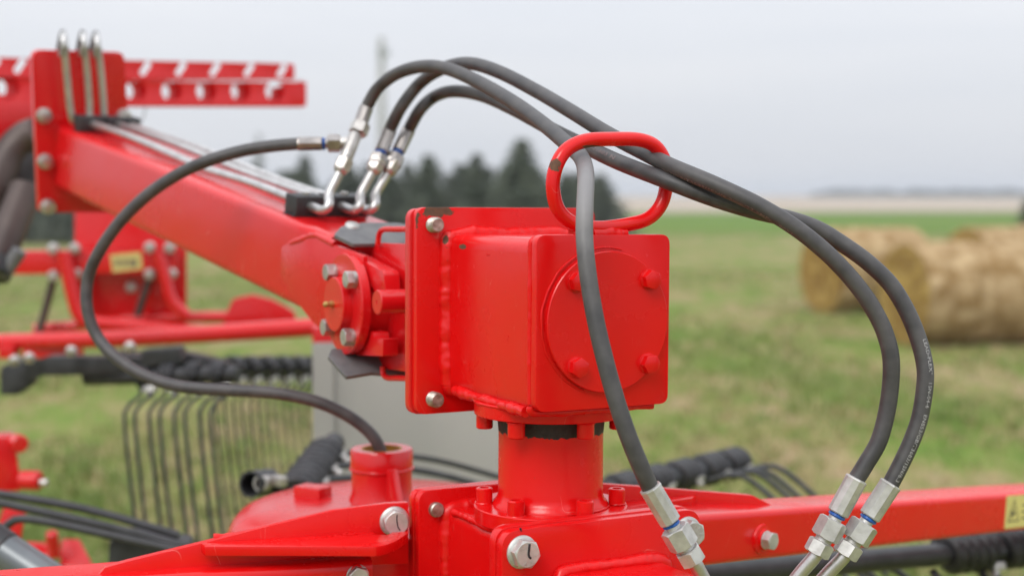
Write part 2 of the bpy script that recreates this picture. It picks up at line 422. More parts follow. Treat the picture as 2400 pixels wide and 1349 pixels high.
sheet('ground', -1200, 1200, -40, 2400, 0, ground_mat())
sheet('green_field', -300, 400, 60, 128, .03, field_mat('fresh_green_field', (.080, .158, .014), (.122, .180, .028), .12), 4)
sheet('stubble_field', -900, 1000, 124, 1500, .06, field_mat('pale_stubble_field', (.40, .335, .270), (.34, .285, .215), .02), 6)
def grass():
    me = bpy.data.meshes.new('grass'); v = []; f = []; mi = []
    rnd = random.Random(3)
    for i in range(34000):
        d = 5.2 + 26 * rnd.random() ** 1.7; x = (rnd.random() * 2 - 1) * (d * .40 + .3)
        k = mnoise.noise(Vector((x * .6, d * .33, 1.3)))
        if k < -.25 and rnd.random() < .8: continue
        dry = rnd.random() < .42 - k * .7
        h = (.05 + .06 * rnd.random()) * (1.2 if k > .1 else .8)
        for j in range(3):
            a = rnd.random() * 6.28; lean = rnd.uniform(.2, 1.1) * h; wd = rnd.uniform(.003, .007)
            bx, by = x + rnd.gauss(0, .03), d + rnd.gauss(0, .03)
            c, s = math.cos(a), math.sin(a); n = len(v)
            v += [(bx - s * wd, by + c * wd, 0), (bx + s * wd, by - c * wd, 0),
                  (bx + c * lean * .4 + s * wd * .7, by + s * lean * .4 - c * wd * .7, h * .6), (bx + c * lean * .4 - s * wd * .7, by + s * lean * .4 + c * wd * .7, h * .6),
                  (bx + c * lean, by + s * lean, h * (.9 if not dry else .6))]
            f += [(n, n + 1, n + 2, n + 3), (n + 3, n + 2, n + 4)]; mi += [1 if dry else 0] * 2
    me.from_pydata(v, [], f)
    me.materials.append(noise_mat('green_grass_blade', (.110, .185, .030), (.200, .235, .060), .6, 0, 3, spec=.3))
    me.materials.append(noise_mat('dry_grass_blade', (.42, .31, .175), (.36, .29, .13), .7, 0, 3, spec=.3))
    me.polygons.foreach_set('material_index', mi)
    o = bpy.data.objects.new('grass', me); COL.objects.link(o)
    o['kind'] = 'stuff'; o['label'] = 'short green and straw coloured grass covering the mown meadow'; o['category'] = 'grass'
grass()

# ================================================================== TREES, BALES, POLE
NEEDLE = noise_mat('spruce_needles', (.075, .098, .070), (.150, .172, .125), .6, 0, 1.6, spec=.3)
NEEDLE2 = noise_mat('spruce_needles_far', (.082, .102, .078), (.155, .172, .132), .6, 0, 1.6, spec=.3)
BARK = noise_mat('spruce_bark', (.07, .05, .035), (.12, .09, .07), .85, 0, 8)
FARTREE = noise_mat('far_wood', (.045, .065, .050), (.075, .095, .075), .8, 0, .05)
def crown_mesh(name, h, r, seed, dens=1.0, mat=NEEDLE):
    rnd = random.Random(seed); v = []; f = []
    z = .12 * h
    while z < h * .985:
        fz = (z - .12 * h) / (.88 * h); rad = r * (1 - fz) ** .75 * (.70 + .5 * rnd.random()) + .05 * r
        nb = max(3, int((7 + 7 * (1 - fz)) * dens)); off = rnd.random() * 6
        for b in range(nb):
            a = off + 6.283 * b / nb + rnd.gauss(0, .25); L = rad * rnd.uniform(.65, 1.18); s = 0
            droop = rnd.uniform(.05, .35)
            while s < 1:
                s += rnd.uniform(.06, .13) / (.4 + L / r)
                px, py, pz = math.cos(a) * L * s, math.sin(a) * L * s, z - droop * L * s + .12 * L * s * s
                for q in range(3):
                    w_ = r * rnd.uniform(.05, .11) * (1.2 - .5 * s); t1 = rnd.random() * 6.28; t2 = rnd.uniform(-.6, .5)
                    d1 = Vector((math.cos(t1) * math.cos(t2), math.sin(t1) * math.cos(t2), math.sin(t2))) * w_ * 1.7
                    d2 = d1.cross(Vector((rnd.gauss(0, 1), rnd.gauss(0, 1), rnd.gauss(0, 1)))).normalized() * w_ * .42
                    P = Vector((px, py, pz)); n = len(v)
                    v += [P - d2, P + d1 * .6 - d2 * .6, P + d1, P + d1 * .5 + d2]; f += [(n, n + 1, n + 2, n + 3)]
        z += h * rnd.uniform(.022, .04)
    me = bpy.data.meshes.new(name); me.from_pydata([tuple(q) for q in v], [], f); me.materials.append(mat); return me
def conifer(px, top, d, wpx, label, seed):
    P = W(px, HOR, d); P.z = 0
    h = 1.65 + (HOR - top) / F * d; r = wpx / F * d
    t = thing('spruce_tree', label, 'tree', P, 'young spruces beyond the machine')
    bm = BM(); lathe(bm, (0, 0, -.05), (0, 0, 1), [(.07 + .012 * h, 0), (.05 + .01 * h, h * .2), (.035, h * .6), (.008, h * .99)], 9)
    o = finish('trunk', bm, BARK); o.parent = t
    c = bpy.data.objects.new('crown', crown_mesh('crown', h, r, seed)); COL.objects.link(c); c.parent = t
conifer(1222, 322, 42, 105, 'tallest blurred spruce, its tip just left of the red lifting ring', 11)
conifer(1118, 362, 43, 80, 'narrow blurred spruce standing directly left of the tallest spruce', 12)
conifer(1005, 358, 44, 82, 'blurred spruce under the arch of the upper hoses', 13)
conifer(716, 360, 46, 62, 'small blurred spruce seen above the steel pipes on the boom', 14)
conifer(912, 400, 45, 90, 'short blurred spruce behind the twin hose fittings', 15)
conifer(1330, 415, 44, 75, 'short blurred spruce seen through the red lifting ring', 16)
conifer(608, 310, 70, 30, 'faint thin spruce farthest left behind the boom', 17)
conifer(2412, 462, 26, 62, 'dark rounded young spruce cut by the right edge of the field', 18)
def wood(name, label, pxs, d, top, seed, n, rr, mat):
    rnd = random.Random(seed); v = []; f = []
    for i in range(n):
        px = rnd.uniform(*pxs); dd = d + rnd.uniform(-3, 6) * d / 45
        h = 1.65 + (HOR - rnd.uniform(*top)) / F * dd
        me = crown_mesh('tmp', h, rr * rnd.uniform(.8, 1.3), seed * 50 + i, .7)
        P = W(px, HOR, dd); o = len(v)
        v += [(a.co.x + P.x, a.co.y + P.y, a.co.z) for a in me.vertices]; f += [tuple(k + o for k in p.vertices) for p in me.polygons]
        bpy.data.meshes.remove(me)
    me = bpy.data.meshes.new(name); me.from_pydata(v, [], f); me.materials.append(mat)
    o = bpy.data.objects.new(name, me); COL.objects.link(o); o['kind'] = 'stuff'; o['label'] = label; o['category'] = 'trees'
wood('spruce_thicket', 'dark blurred thicket of low spruces behind the boom and gearbox', (540, 1420), 47, (378, 450), 5, 54, 1.25, NEEDLE2)
wood('spruce_thicket', 'dark blurred trees under the far end of the boom at left', (20, 190), 46, (430, 480), 6, 7, 1.0, NEEDLE2)
wood('far_wood', 'bluish line of far woods on the horizon at right', (1950, 2500), 900, (444, 450), 8, 40, 14, FARTREE)
STRAW = noise_mat('straw_bale_side', (.27, .165, .065), (.53, .39, .225), .9, 0, 6.0, .8, 40, stretch=(1, 1, 1), bdist=.03, spec=.2)
STRAWEND = noise_mat('straw_bale_end', (.22, .120, .030), (.48, .32, .095), .9, 0, 6.0, .8, 50, bdist=.03, spec=.2)
def bale(px, base, d, length, yaw, R, label, seed):
    P = W(px, base, d); P.z = 0
    t = thing('straw_bale', label, 'bale', P, 'round straw bales on the meadow')
    ax = Vector((math.cos(yaw), math.sin(yaw), 0)); C = P + Vector((0, 0, R * .985))
    rnd = random.Random(seed)
    def fn(tt, h):
        q = Vector((math.cos(tt) * 3, math.sin(tt) * 3, h * 4 + seed)); s = 1 + .035 * mnoise.noise(q * .9) + .02 * mnoise.noise(q * 2.2) + .012 * mnoise.noise(q * 6)
        return s
    prof = [(R * .965, 0), (R, .04)] + [(R, .04 + (length - .08) * i / 24) for i in range(1, 24)] + [(R, length - .04), (R * .965, length)]
    bm = BM(); lathe(bm, C, ax, prof, 64, fn); finish('rolled_straw', bm, STRAW, t, 60)
    for e, s in ((0, -1), (length, 1)):
        bm = BM(); pr = [(R * .965 * (1 - i / 14) if i < 14 else 0, .012 + .012 * math.sin(i * 2.4)) for i in range(15)]
        lathe(bm, C + ax * e, ax * s, pr, 48, lambda tt, h: 1 + .02 * mnoise.noise(Vector((math.cos(tt) * 2, math.sin(tt) * 2, h * 60 + seed))))
        finish('bale_end', bm, STRAWEND, t, 60)
    v = []; f = []
    x, y, _ = axes(ax)
    for i in range(5000):
        a = rnd.random() * 6.283
        if rnd.random() < .75: B = C + ax * rnd.uniform(0, length) + (x * math.cos(a) + y * math.sin(a)) * R
        else: B = C + ax * (length if rnd.random() < .3 else 0) + (x * math.cos(a) + y * math.sin(a)) * R * math.sqrt(rnd.random())
        dv = Vector((rnd.gauss(0, 1), rnd.gauss(0, 1), rnd.gauss(0, 1))).normalized() * rnd.uniform(.03, .12); o_ = dv.orthogonal().normalized() * .004
        n = len(v); v += [tuple(B - o_), tuple(B + o_), tuple(B + dv)]; f.append((n, n + 1, n + 2))
    me = bpy.data.meshes.new('loose_straw'); me.from_pydata(v, [], f); me.materials.append(STRAW)
    o = bpy.data.objects.new('loose_straw', me); COL.objects.link(o); o.parent = t; o.matrix_parent_inverse = Matrix.Translation(-t.location); o['kind'] = 'stuff'
bale(2118, 812, 15.6, 1.5, math.radians(14), .565, 'nearest round straw bale, right of the hoses, its ochre end facing left', 1)
bale(1925, 735, 19.8, 1.45, math.radians(20), .59, 'round straw bale farther back at left, beside the curving hoses', 2)
bale(2262, 738, 20.8, 1.4, math.radians(24), .585, 'round straw bale peeping over the nearest bale', 3)
bale(2395, 730, 21.5, 1.4, math.radians(10), .60, 'round straw bale at the back by the right edge', 4)
def pole():
    P = W(896, HOR, 62); P.z = 0
    t = thing('utility_pole', 'pale concrete utility pole blurred behind the hose arch', 'pole', P)
    h = 1.65 + (HOR - 92) / F * 62
    conc = noise_mat('pale_concrete', (.36, .36, .34), (.44, .44, .42), .85, 0, 3)
    bm = BM(); lathe(bm, P, (0, 0, 1), [(.20, -.2), (.17, h * .5), (.13, h)], 12); finish('shaft', bm, conc, t)
    bm = BM(); fr = Fr(P, (math.cos(1.2), math.sin(1.2), 0), (-math.sin(1.2), math.cos(1.2), 0), (0, 0, 1)); box(bm, fr, -.5, .5, -.16, -.04, h - .75, h - .62, .01); finish('cross_arm', bm, conc, t)
    for k in (-.42, .42, 0):
        bm = BM(); lathe(bm, fr.pt(k, -.1, h - .62), (0, 0, 1), [(.03, 0), (.06, .04), (.04, .09), (.06, .12), (.02, .18)], 10)
        finish('insulator', bm, noise_mat('glass_insulator', (.10, .14, .12), (.14, .18, .16), .2, 0, 9), t)
pole()

# ================================================================== UPPER GEARBOX
def sq(v): return tuple(v)
chip_g = [(sq(G.P('y', -.1656, 1024, 495)), (.014, .014, .0080), 3.0), (sq(G.P('y', -.1656, 975, 512)), (.0035, .0035, .010), 3.0)]
chip_t = [(sq(G.P('x', -.0612, 1084, 578)), (.0075, .0075, .0024), .8), (sq(G.P('x', -.0620, 1256, 574)), (.0034, .0034, .0046), 2.6)]
RED_FL = paint('red_paint_chipped_flange', chip_g)
RED_TB = paint('red_paint_chipped_body', chip_t)
RING_Y = -.014
RED_RING = paint('red_paint_worn_ring', [(sq(G.P('y', RING_Y + .006, 1299, 387)), (.0085, .0085, .0056), 2.4), (sq(G.P('y', RING_Y + .004, 1390, 344)), (.011, .011, .0014), .5)])
RED_WELD = paint('red_paint_weld', [(sq(G.P('y', -.160, 1044, 562)), (.003, .003, .0045), .8), (sq(G.P('y', -.160, 1049, 580)), (.003, .003, .003), .8)], rough=.24)
gb = thing('gearbox_housing', 'welded red gearbox housing with round bolted cover and lifting ring, above the round column', 'gearbox', G.pt(0, -.085, -.085))
bm = BM(); prism(bm, G, 'y', -.0095, 0, rect(-.0625, .0625, -.0696, .0696, [.010, .008, .0085, .008]), .0007); part('end_plate', bm, RED, gb)
bm = BM(); prism(bm, G, 'y', -.1656, -.0095, rect(-.0612, .0605, -.0722, .0672, .0125, 7), 0); part('body_tube', bm, RED_TB, gb, 40)
bm = BM(); prism(bm, G, 'y', -.1752, -.1656, rect(-.0901, .0918, -.0914, .0905, .010, 6), .0007); part('flange_plate', bm, RED_FL, gb)
# round cover with its raised rim of sealant
bm = BM(); lathe(bm, G.pt(.0014, 0, 0), G.ax[1], [(.0567, -.001), (.0567, .0042), (.0560, .0050), (.0, .0050)], 96); cov = part('cover_disc', bm, RED, gb)
bm = BM(); rp = []
for i in range(40):
    a = math.radians(75 + 175 * i / 39); rr = .0588 + .0007 * mnoise.noise(Vector((i * .4, 0, 2)))
    rp.append(G.pt(.0006 + rr * math.cos(a), .0006, .0008 + rr * math.sin(a)))
sweep(bm, Path(rp, step=.002), .00085, 8, rough=.35); part('sealant_ridge', bm, RED_WELD, cov)
for i, (x, z) in enumerate(((.0393, .0332), (.0390, -.0349), (-.0284, -.0348), (-.0290, .0328))):
    bm = BM(); hexhead(bm, G.pt(x, .005, z), G.ax[1], .0140, .0058, spin=.2 + i * .37, wash=.0080, wh=.0012)
    b = part('cover_bolt', bm, RED, cov)
    bm = BM(); sweep(bm, Path([G.pt(x + .0083 * math.cos(a * .5236), .0051, z + .0083 * math.sin(a * .5236)) for a in range(12)], True, .0015), .0005, 6, rough=.5); part('paint_seam', bm, RED, cov)
# flange studs
for i, (x, z) in enumerate(((-.0747, .0751), (-.0743, -.0781), (.0765, .0745), (.0765, -.078))):
    bm = BM(); P = G.pt(x, -.1656, z); prof = [(.0068, 0)]
    for k in range(9): prof += [(.0068, .001 + k * .001), (.0063, .0015 + k * .001)]
    prof += [(.0063, .0102), (.0054, .0112), (0, .0110)]
    lathe(bm, P, G.ax[1], prof, 28); part('flange_stud', bm, STUD, gb)
# welds
def weld(path_pts, r, parent, name='weld_bead', mat=None, rough=.20, ripple=.05, step=.0008):
    p = Path(path_pts, step=step); sd = random.random() * 50
    bm = BM(); sweep(bm, p, lambda t, i: r * (1 + .26 * mnoise.noise(Vector((i * step * 38, sd, 0))) + .10 * mnoise.noise(Vector((i * step * 130, sd, 4)))), 12, rough=rough)
    return part(name, bm, mat or RED_WELD, parent, 60)
yv = -.1640
weld([G.pt(-.0595, yv - .0015, -.066), G.pt(-.0605, yv - .0015, -.03), G.pt(-.0597, yv - .0015, 0), G.pt(-.0603, yv - .0015, .03), G.pt(-.0598, yv - .0015, .058), G.pt(-.056, yv - .0015, .0645)], .0080, gb)
weld([G.pt(-.058, yv - .001, .0635), G.pt(-.04, yv - .001, .0662), G.pt(0, yv - .001, .0656), G.pt(.045, yv - .001, .0660), G.pt(.058, yv, .064)], .0068, gb)
weld([G.pt(-.0595, yv, -.066), G.pt(-.055, yv, -.0695), G.pt(-.02, yv, -.0705), G.pt(.05, yv, -.0705)], .0074, gb)
weld([G.pt(-.0612, -.0115, -.064), G.pt(-.0618, -.0113, -.02), G.pt(-.0615, -.0113, .03), G.pt(-.0612, -.0113, .060), G.pt(-.058, -.0110, .0668)], .0024, gb, rough=.2)
weld([G.pt(-.0605, -.0118, -.0655), G.pt(-.054, -.0118, -.0718), G.pt(0, -.0118, -.0725), G.pt(.055, -.0118, -.0722)], .0030, gb, rough=.22)
weld([G.pt(-.060, -.15, -.0695), G.pt(-.0595, -.11, -.0705), G.pt(-.0592, -.06, -.071), G.pt(-.0598, -.02, -.0715)], .0048, gb, rough=.2)
# dents on the side of the body
for px, py in ((1142, 597), (1146, 597), (1090, 770), (1091, 776), (1191, 788), (1190, 797)):
    bm = BM(); P = G.P('x', -.0612, px, py); lathe(bm, P - G.ax[0] * .0001, -G.ax[0], [(.0009, 0), (.0008, .0004), (0, .0002)], 10); part('punch_mark', bm, RED, gb)
# lifting ring
rp = [(1296, 440), (1303, 392), (1327, 352), (1372, 330), (1440, 326), (1500, 328), (1538, 345), (1559, 383), (1562, 430), (1550, 478), (1520, 511), (1470, 526), (1400, 534), (1345, 524), (1309, 492)]
rpath = Path([G.P('y', RING_Y, *p) for p in rp], True, .003)
bm = BM(); sweep(bm, rpath, lambda t, i: .0058 * (1 + .012 * mnoise.noise(Vector((i * .12, 0, 0)))), 22); ring = part('lifting_ring', bm, RED_RING, gb, 60)
a, b_ = G.hit('y', RING_Y, 1385, 541), G.hit('y', RING_Y, 1462, 537)
weld([G.pt(a[0], RING_Y + .002, .0700), G.pt((a[0] + b_[0]) / 2, RING_Y + .003, .0712), G.pt(b_[0], RING_Y + .002, .0698)], .0046, gb, rough=.35)
weld([G.pt(a[0] - .012, RING_Y - .004, .0692), G.pt((a[0] + b_[0]) / 2, RING_Y - .004, .0705), G.pt(b_[0], RING_Y - .003, .0698)], .0045, gb, rough=.35)
weld([rpath.at(rpath.len * .245)[0] + G.ax[1] * .0005 + G.ax[2] * (-.0052 + .0104 * i / 4) for i in range(5)], .0012, gb, rough=.3, step=.001)
# swivel flange below the body with socket screws
CYL = (0, -.085)
def socket(P, d, parent, name='socket_screw', r=.0072, h=.0135):
    bm = BM(); lathe(bm, P, d, [(r - .0004, 0), (r, .0005), (r, h - .0010), (r - .0010, h), (.0042, h), (.0040, h - .005), (0, h - .0055)], 28)
    o = part(name, bm, RED, parent)
    x, y, dd = axes(d)
    bm = BM(); sweep(bm, Path([Vector(P) + (x * math.cos(k * .5236) + y * math.sin(k * .5236)) * (r + .0004) + dd * .0006 for k in range(12)], True, .0012), lambda t, i: .0006 * (1 + .8 * mnoise.noise(Vector((i * .7, P[0] * 99, 0)))), 6, rough=.5)
    part('paint_seam', bm, RED, o)
bm = BM(); lathe(bm, G.pt(*CYL, -.0725), -G.ax[2], [(.0655, 0), (.0660, .0006), (.0660, .0115), (.0652, .0122), (.0440, .0122)], 96); swf = part('swivel_flange', bm, RED, gb)
def bolts_around(zc, d, parent):
    # six screws, two of them facing the camera
    c = G.pt(*CYL, zc); tow = (CAM - c); tow.z = 0; tow.normalize(); sid = Vector((-tow.y, tow.x, 0))
    for k in range(6):
        a = math.radians(30 + 60 * k); P = c + (tow * math.cos(a) + sid * math.sin(a)) * .0570
        socket(P, d, parent)
bolts_around(-.0847, -G.ax[2], gb)
weld([G.pt(CYL[0] + .0655 * math.cos(math.radians(a)), CYL[1] + .0655 * math.sin(math.radians(a)), -.0735) for a in range(150, 260, 10)], .0016, gb, rough=.5)

# ================================================================== PIVOT COLUMN
pc = thing('pivot_column', 'short round red column between the two gearboxes with black smeared top edge', 'column', G.pt(*CYL, -.163))
bm = BM(); lathe(bm, G.pt(*CYL, -.163), G.ax[2], [(.0500, 0), (.0494, .0025), (.0470, .0050), (.0455, .0080), (.0450, .0105), (.0450, .0785), (0, .0785)], 96); part('column_tube', bm, RED, pc, 50)
bm = BM(); nseg = 220; x_, y_, d_ = axes(G.ax[2]); c0 = G.pt(*CYL, -.0848); A = []; B = []; C_ = []
for i in range(nseg):
    t = 2 * math.pi * i / nseg; dr = x_ * math.cos(t) + y_ * math.sin(t)
    lo = .0150 + .0028 * mnoise.noise(Vector((math.cos(t) * 7, math.sin(t) * 7, 3))) + .0016 * mnoise.noise(Vector((math.cos(t) * 28, math.sin(t) * 28, 5)))
    A.append(bm.verts.new(c0 + dr * .0462)); B.append(bm.verts.new(c0 + dr * (.0457 + .0004 * mnoise.noise(Vector((t * 20, 0, 0)))) - d_ * lo * .5)); C_.append(bm.verts.new(c0 + dr * .0451 - d_ * lo))
for i in range(nseg):
    bm.faces.new((A[i - 1], A[i], B[i], B[i - 1])); bm.faces.new((B[i - 1], B[i], C_[i], C_[i - 1]))
part('smeared_seal', bm, SEALANT, pc, 60)
bm = BM(); lathe(bm, G.pt(*CYL, -.176), G.ax[2], [(.0655, 0), (.0660, .0006), (.0660, .0122), (.0652, .0130), (.0440, .0130)], 96); part('base_flange', bm, RED, pc)
bolts_around(-.163, G.ax[2], pc)
weld([G.pt(CYL[0] + .0512 * math.cos(math.radians(a)), CYL[1] + .0512 * math.sin(math.radians(a)), -.1622) for a in range(40, 110, 8)], .0007, pc, rough=.6)

# ================================================================== LOWER GEARBOX
lg = thing('lower_gearbox', 'lower red box section with bolted flange plates carrying the round column', 'gearbox', G.pt(0, -.085, -.34))
bm = BM(); prism(bm, G, 'y', -.1656, -.0205, rect(-.0615, .0625, -.315, -.176, .012, 7), 0); part('body_tube', bm, RED, lg, 40)
bm = BM(); prism(bm, G, 'y', -.1752, -.1656, rect(-.0875, .0930, -.340, -.1595, .0105, 6), .0007); part('rear_flange', bm, RED, lg)
bm = BM(); prism(bm, G, 'y', -.1850, -.1756, rect(-.0885, .0925, -.341, -.1600, .0105, 6), .0007); part('rear_mating_plate', bm, RED, lg)
bm = BM(); prism(bm, G, 'y', -.0205, -.0105, rect(-.0925, .0955, -.342, -.1595, .0150, 7), .0007); part('front_flange', bm, RED, lg)
bm = BM(); prism(bm, G, 'y', -.0102, 0, rect(-.0915, .0965, -.342, -.1605, .0150, 7), .0007); fp = part('front_mating_plate', bm, RED, lg)
for i, (x, z) in enumerate(((-.0716, -.1766), (-.0716, -.325))):
    bm = BM(); lathe(bm, G.pt(x, -.1656, z), G.ax[1], [(.0066, 0), (.0066, .0045), (.0056, .0056), (0, .0058)], 28); part('flange_stud', bm, STUD, lg)
def flange_bolt(P, d, parent, af=.0205, spin=.3, ink=True, text='8.8', h=.0085):
    bm = BM(); lathe(bm, P, d, [(.0130, 0), (.0134, .0006), (.0132, .0016), (.0118, .0030), (.0100, .0036)], 48)
    hexhead(bm, Vector(P) + Vector(d) * .0025, d, af, h, spin)
    o = part('flange_bolt', bm, ALU, parent, 28)
    top = Vector(P) + Vector(d) * (.0025 + h)
    return o, top
b1, top1 = flange_bolt(G.pt(-.0744, 0, -.1782), G.ax[1], fp, spin=.32)
b2, top2 = flange_bolt(G.pt(.0830, 0, -.1790), G.ax[1], fp, spin=.1)
def flat_text(txt, fr, size, name, mat, parent, depth=.0003):
    cu = bpy.data.curves.new('t', 'FONT'); cu.body = txt; cu.size = size; cu.extrude = depth; cu.align_x = 'CENTER'; cu.align_y = 'CENTER'
    to = bpy.data.objects.new('t', cu); COL.objects.link(to); bpy.context.view_layer.update()
    me = bpy.data.meshes.new_from_object(to.evaluated_get(bpy.context.evaluated_depsgraph_get())); bpy.data.objects.remove(to)
    for v in me.vertices: v.co = fr.pt(v.co.x, v.co.y, v.co.z)
    me.name = name; me.materials.clear(); me.materials.append(mat)
    o = bpy.data.objects.new(name, me); COL.objects.link(o); o.parent = parent; return o
def head_text(top, chars, r, size, a0, step, parent):
    for i, ch in enumerate(chars):
        a = a0 + step * i; rad = G.ax[0] * math.cos(a) + G.ax[2] * math.sin(a); tan = rad.cross(G.ax[1])
        if ch != ' ': flat_text(ch, Fr(top + rad * r, -tan if False else tan * -1 if False else G.ax[1].cross(rad) * -1, rad, G.ax[1]), size, 'head_marking', ALU, parent)
head_text(top1, '8.8', .0068, .0042, math.radians(140), math.radians(-32), b1)
head_text(top1, 'YBY', .0068, .0040, math.radians(-10), math.radians(-48), b1)
head_text(top2, 'YBY', .0068, .0042, math.radians(75), math.radians(-38), b2)
ink = [(.0012, .0085), (.0008, .0045), (.0004, .0010), (.0008, -.0012), (.0024, -.0030)]
bm = BM(); sweep(bm, Path([top1 + G.ax[0] * x + G.ax[2] * z + G.ax[1] * .0001 for x, z in ink], step=.0008), .00095, 8); part('marker_line', bm, INK, b1)
bm = BM(); sweep(bm, Path([G.pt(-.0744 - .0002 - .0003 * k, .0001, -.1782 + .0162 + .0009 * k) for k in range(4)], step=.0006), lambda t, i: .0004 + .0006 * t, 8); part('marker_line', bm, INK, fp)
# arm stub welded on the front plate, heading towards the viewer
q = G.hits('y', 0, [(1288, 1332), (1545, 1312)])
sx0, sx1, sz = q[0][0] + .006, q[1][0] + .004, q[0][1] - .004
bm = BM(); prism(bm, G, 'y', 0, .10, rect(sx0, sx1, sz - .10, sz, .012, 7), 0); part('arm_stub', bm, RED, lg, 40)
weld([G.pt(sx0 - .002, .003, sz - .03), G.pt(sx0 - .001, .003, sz - .008), G.pt(sx0 + .008, .003, sz + .001), G.pt((sx0 + sx1) / 2, .0035, sz + .0015), G.pt(sx1 - .008, .003, sz + .001), G.pt(sx1 + .001, .003, sz - .010), G.pt(sx1 + .002, .003, sz - .04)], .0055, lg, rough=.25)
yv = -.1640
weld([G.pt(-.0597, yv - .0015, -.31), G.pt(-.0602, yv - .0015, -.25), G.pt(-.0597, yv - .0015, -.19), G.pt(-.057, yv - .0015, -.180), G.pt(-.04, yv, -.1775), G.pt(.055, yv, -.1775)], .0075, lg)
weld([G.pt(-.0600, -.15, -.1775), G.pt(-.0600, -.10, -.1772), G.pt(-.0600, -.05, -.1775), G.pt(-.0600, -.022, -.1775)], .0036, lg, rough=.3)
weld([G.pt(-.0615, -.0225, -.31), G.pt(-.0620, -.0225, -.20), G.pt(-.0600, -.0225, -.1785)], .0030, lg)

# ================================================================== BOOM ARM
bd = ray(-1373, -305).normalized()
bw = Vector((bd.y, -bd.x, 0)).normalized()
A = Fr(W(740, 538, 1.47), bw, bd, bw.cross(bd))          # x across the boom, y along it away from the viewer, z up
YF = A.hit('x', 0, 132, 303)[1]
y_near = A.hit('x', 0, 772, 560)[1]
boom = thing('folding_boom', 'long red square boom arm sloping up to the left behind the gearbox', 'machine arm', A.pt(.057, 0, -.09))
bm = BM(); prism(bm, A, 'y', y_near, YF, rect(0, .116, -.0905, 0, .011, 6), 0); part('boom_tube', bm, REDF, boom, 40)
gp = A.hits('x', -.001, [(690, 566), (738, 552), (790, 572), (862, 600), (862, 780), (800, 800), (745, 757), (692, 690), (668, 642), (670, 578)])
bm = BM(); prism(bm, A, 'x', -.006, -.0008, gp, .0006); part('gusset_plate', bm, REDF, boom)
weld([A.pt(-.004, *A.hits('x', -.004, [p])[0]) for p in ((684, 569), (712, 559), (738, 551), (765, 562), (786, 573))], .0034, boom, mat=REDF)
ep = A.hits('y', YF, [(75, 117), (291, 123), (301, 300), (262, 498), (92, 498)])
bm = BM(); prism(bm, A, 'y', YF, YF + .012, rounded(ep, [.015, .012, .005, .01, .008]), .001); bep = part('end_plate', bm, REDF, boom)
for px, py in ((102, 271), (105, 378), (111, 484), (290, 273)):
    bm = BM(); hexhead(bm, A.P('y', YF, px, py), -bd, .0180, .009, spin=.4, wash=.0115, wh=.0022); part('bolt', bm, ZINC, bep)
bm = BM(); lathe(bm, A.P('x', 0, 151, 376), -bw, [(.008, -.001), (.007, .0012), (0, .0012)], 18); part('weld_plug', bm, REDF, boom)
def y_at(x, z, px):
    lo, hi = -1.0, 3.0
    for _ in range(50):
        m_ = (lo + hi) / 2; P = A.pt(x, m_, z) - CAM
        if CX + F * P.dot(RT) / P.dot(FW) > px: lo = m_
        else: hi = m_
    return lo
YC1 = y_at(.057, .01, 766); YC2 = y_at(.057, .01, 252)
X1, X2, X3 = A.hit('z', .012, 710, 459)[0], A.hit('z', .012, 786, 459)[0], A.hit('z', .012, 820, 455)[0]
0 and print('boom', YF, y_near, YC1, YC2, X1, X2, X3, A.hit('z', .012, 745, 474), (A.P('z', .012, 745, 474) - CAM).dot(FW))
X1, X2, X3 = .030, .068, .087
DN = (A.pt(X1, YC1 - .03, .012) - CAM).dot(FW)
def clampblock(y, label):
    t = thing('pipe_clamp', label, 'pipe clamp', A.pt(.06, y, 0))
    for x0, x1 in ((.012, .048), (.052, .102)):
        bm = BM(); box(bm, A, x0, x1, y - .013, y + .013, .0015, .0225, .0015); part('clamp_block', bm, CLAMPB, t)
    bm = BM(); box(bm, A, .010, .104, y - .012, y + .012, .0002, .0016, .0003); part('base_strip', bm, BLACK, t)
    for x in (.030, .078):
        bm = BM(); hexhead(bm, A.pt(x, y, .0225), A.ax[2], .008, .003); part('clamp_screw', bm, ZINC, t)
clampblock(YC1, 'black plastic pipe clamp on the near end of the boom, below the hose fittings')
clampblock(YC2, 'black plastic pipe clamp on the far end of the boom by the red end plate')
# steel pipes along the boom
RP = .0052
def nut(bm, P, d, af, L, spin=0):
    d = Vector(d).normalized(); x, y, d = axes(d); a = af / 2; n = 48; P = Vector(P); rings = []; fs = []
    def rh(t): return a / math.cos((t + math.pi / 6) % (math.pi / 3) - math.pi / 6)
    for k in range(4):
        Rg = []
        for i in range(n):
            t = 2 * math.pi * i / n; r = rh(t); c = (r - a * .95) * .58
            r_, h = ((a * .95, 0), (r, c), (r, L - c), (a * .95, L))[k]
            Rg.append(bm.verts.new(P + d * h + (x * math.cos(t + spin) + y * math.sin(t + spin)) * r_))
        rings.append(Rg)
    for A_, B_ in zip(rings, rings[1:]):
        for i in range(n): fs.append(bm.faces.new((A_[i - 1], A_[i], B_[i], B_[i - 1])))
    fs += [bm.faces.new(rings[0]), bm.faces.new(rings[-1])]; bmesh.ops.recalc_face_normals(bm, faces=fs)
pipes = {}
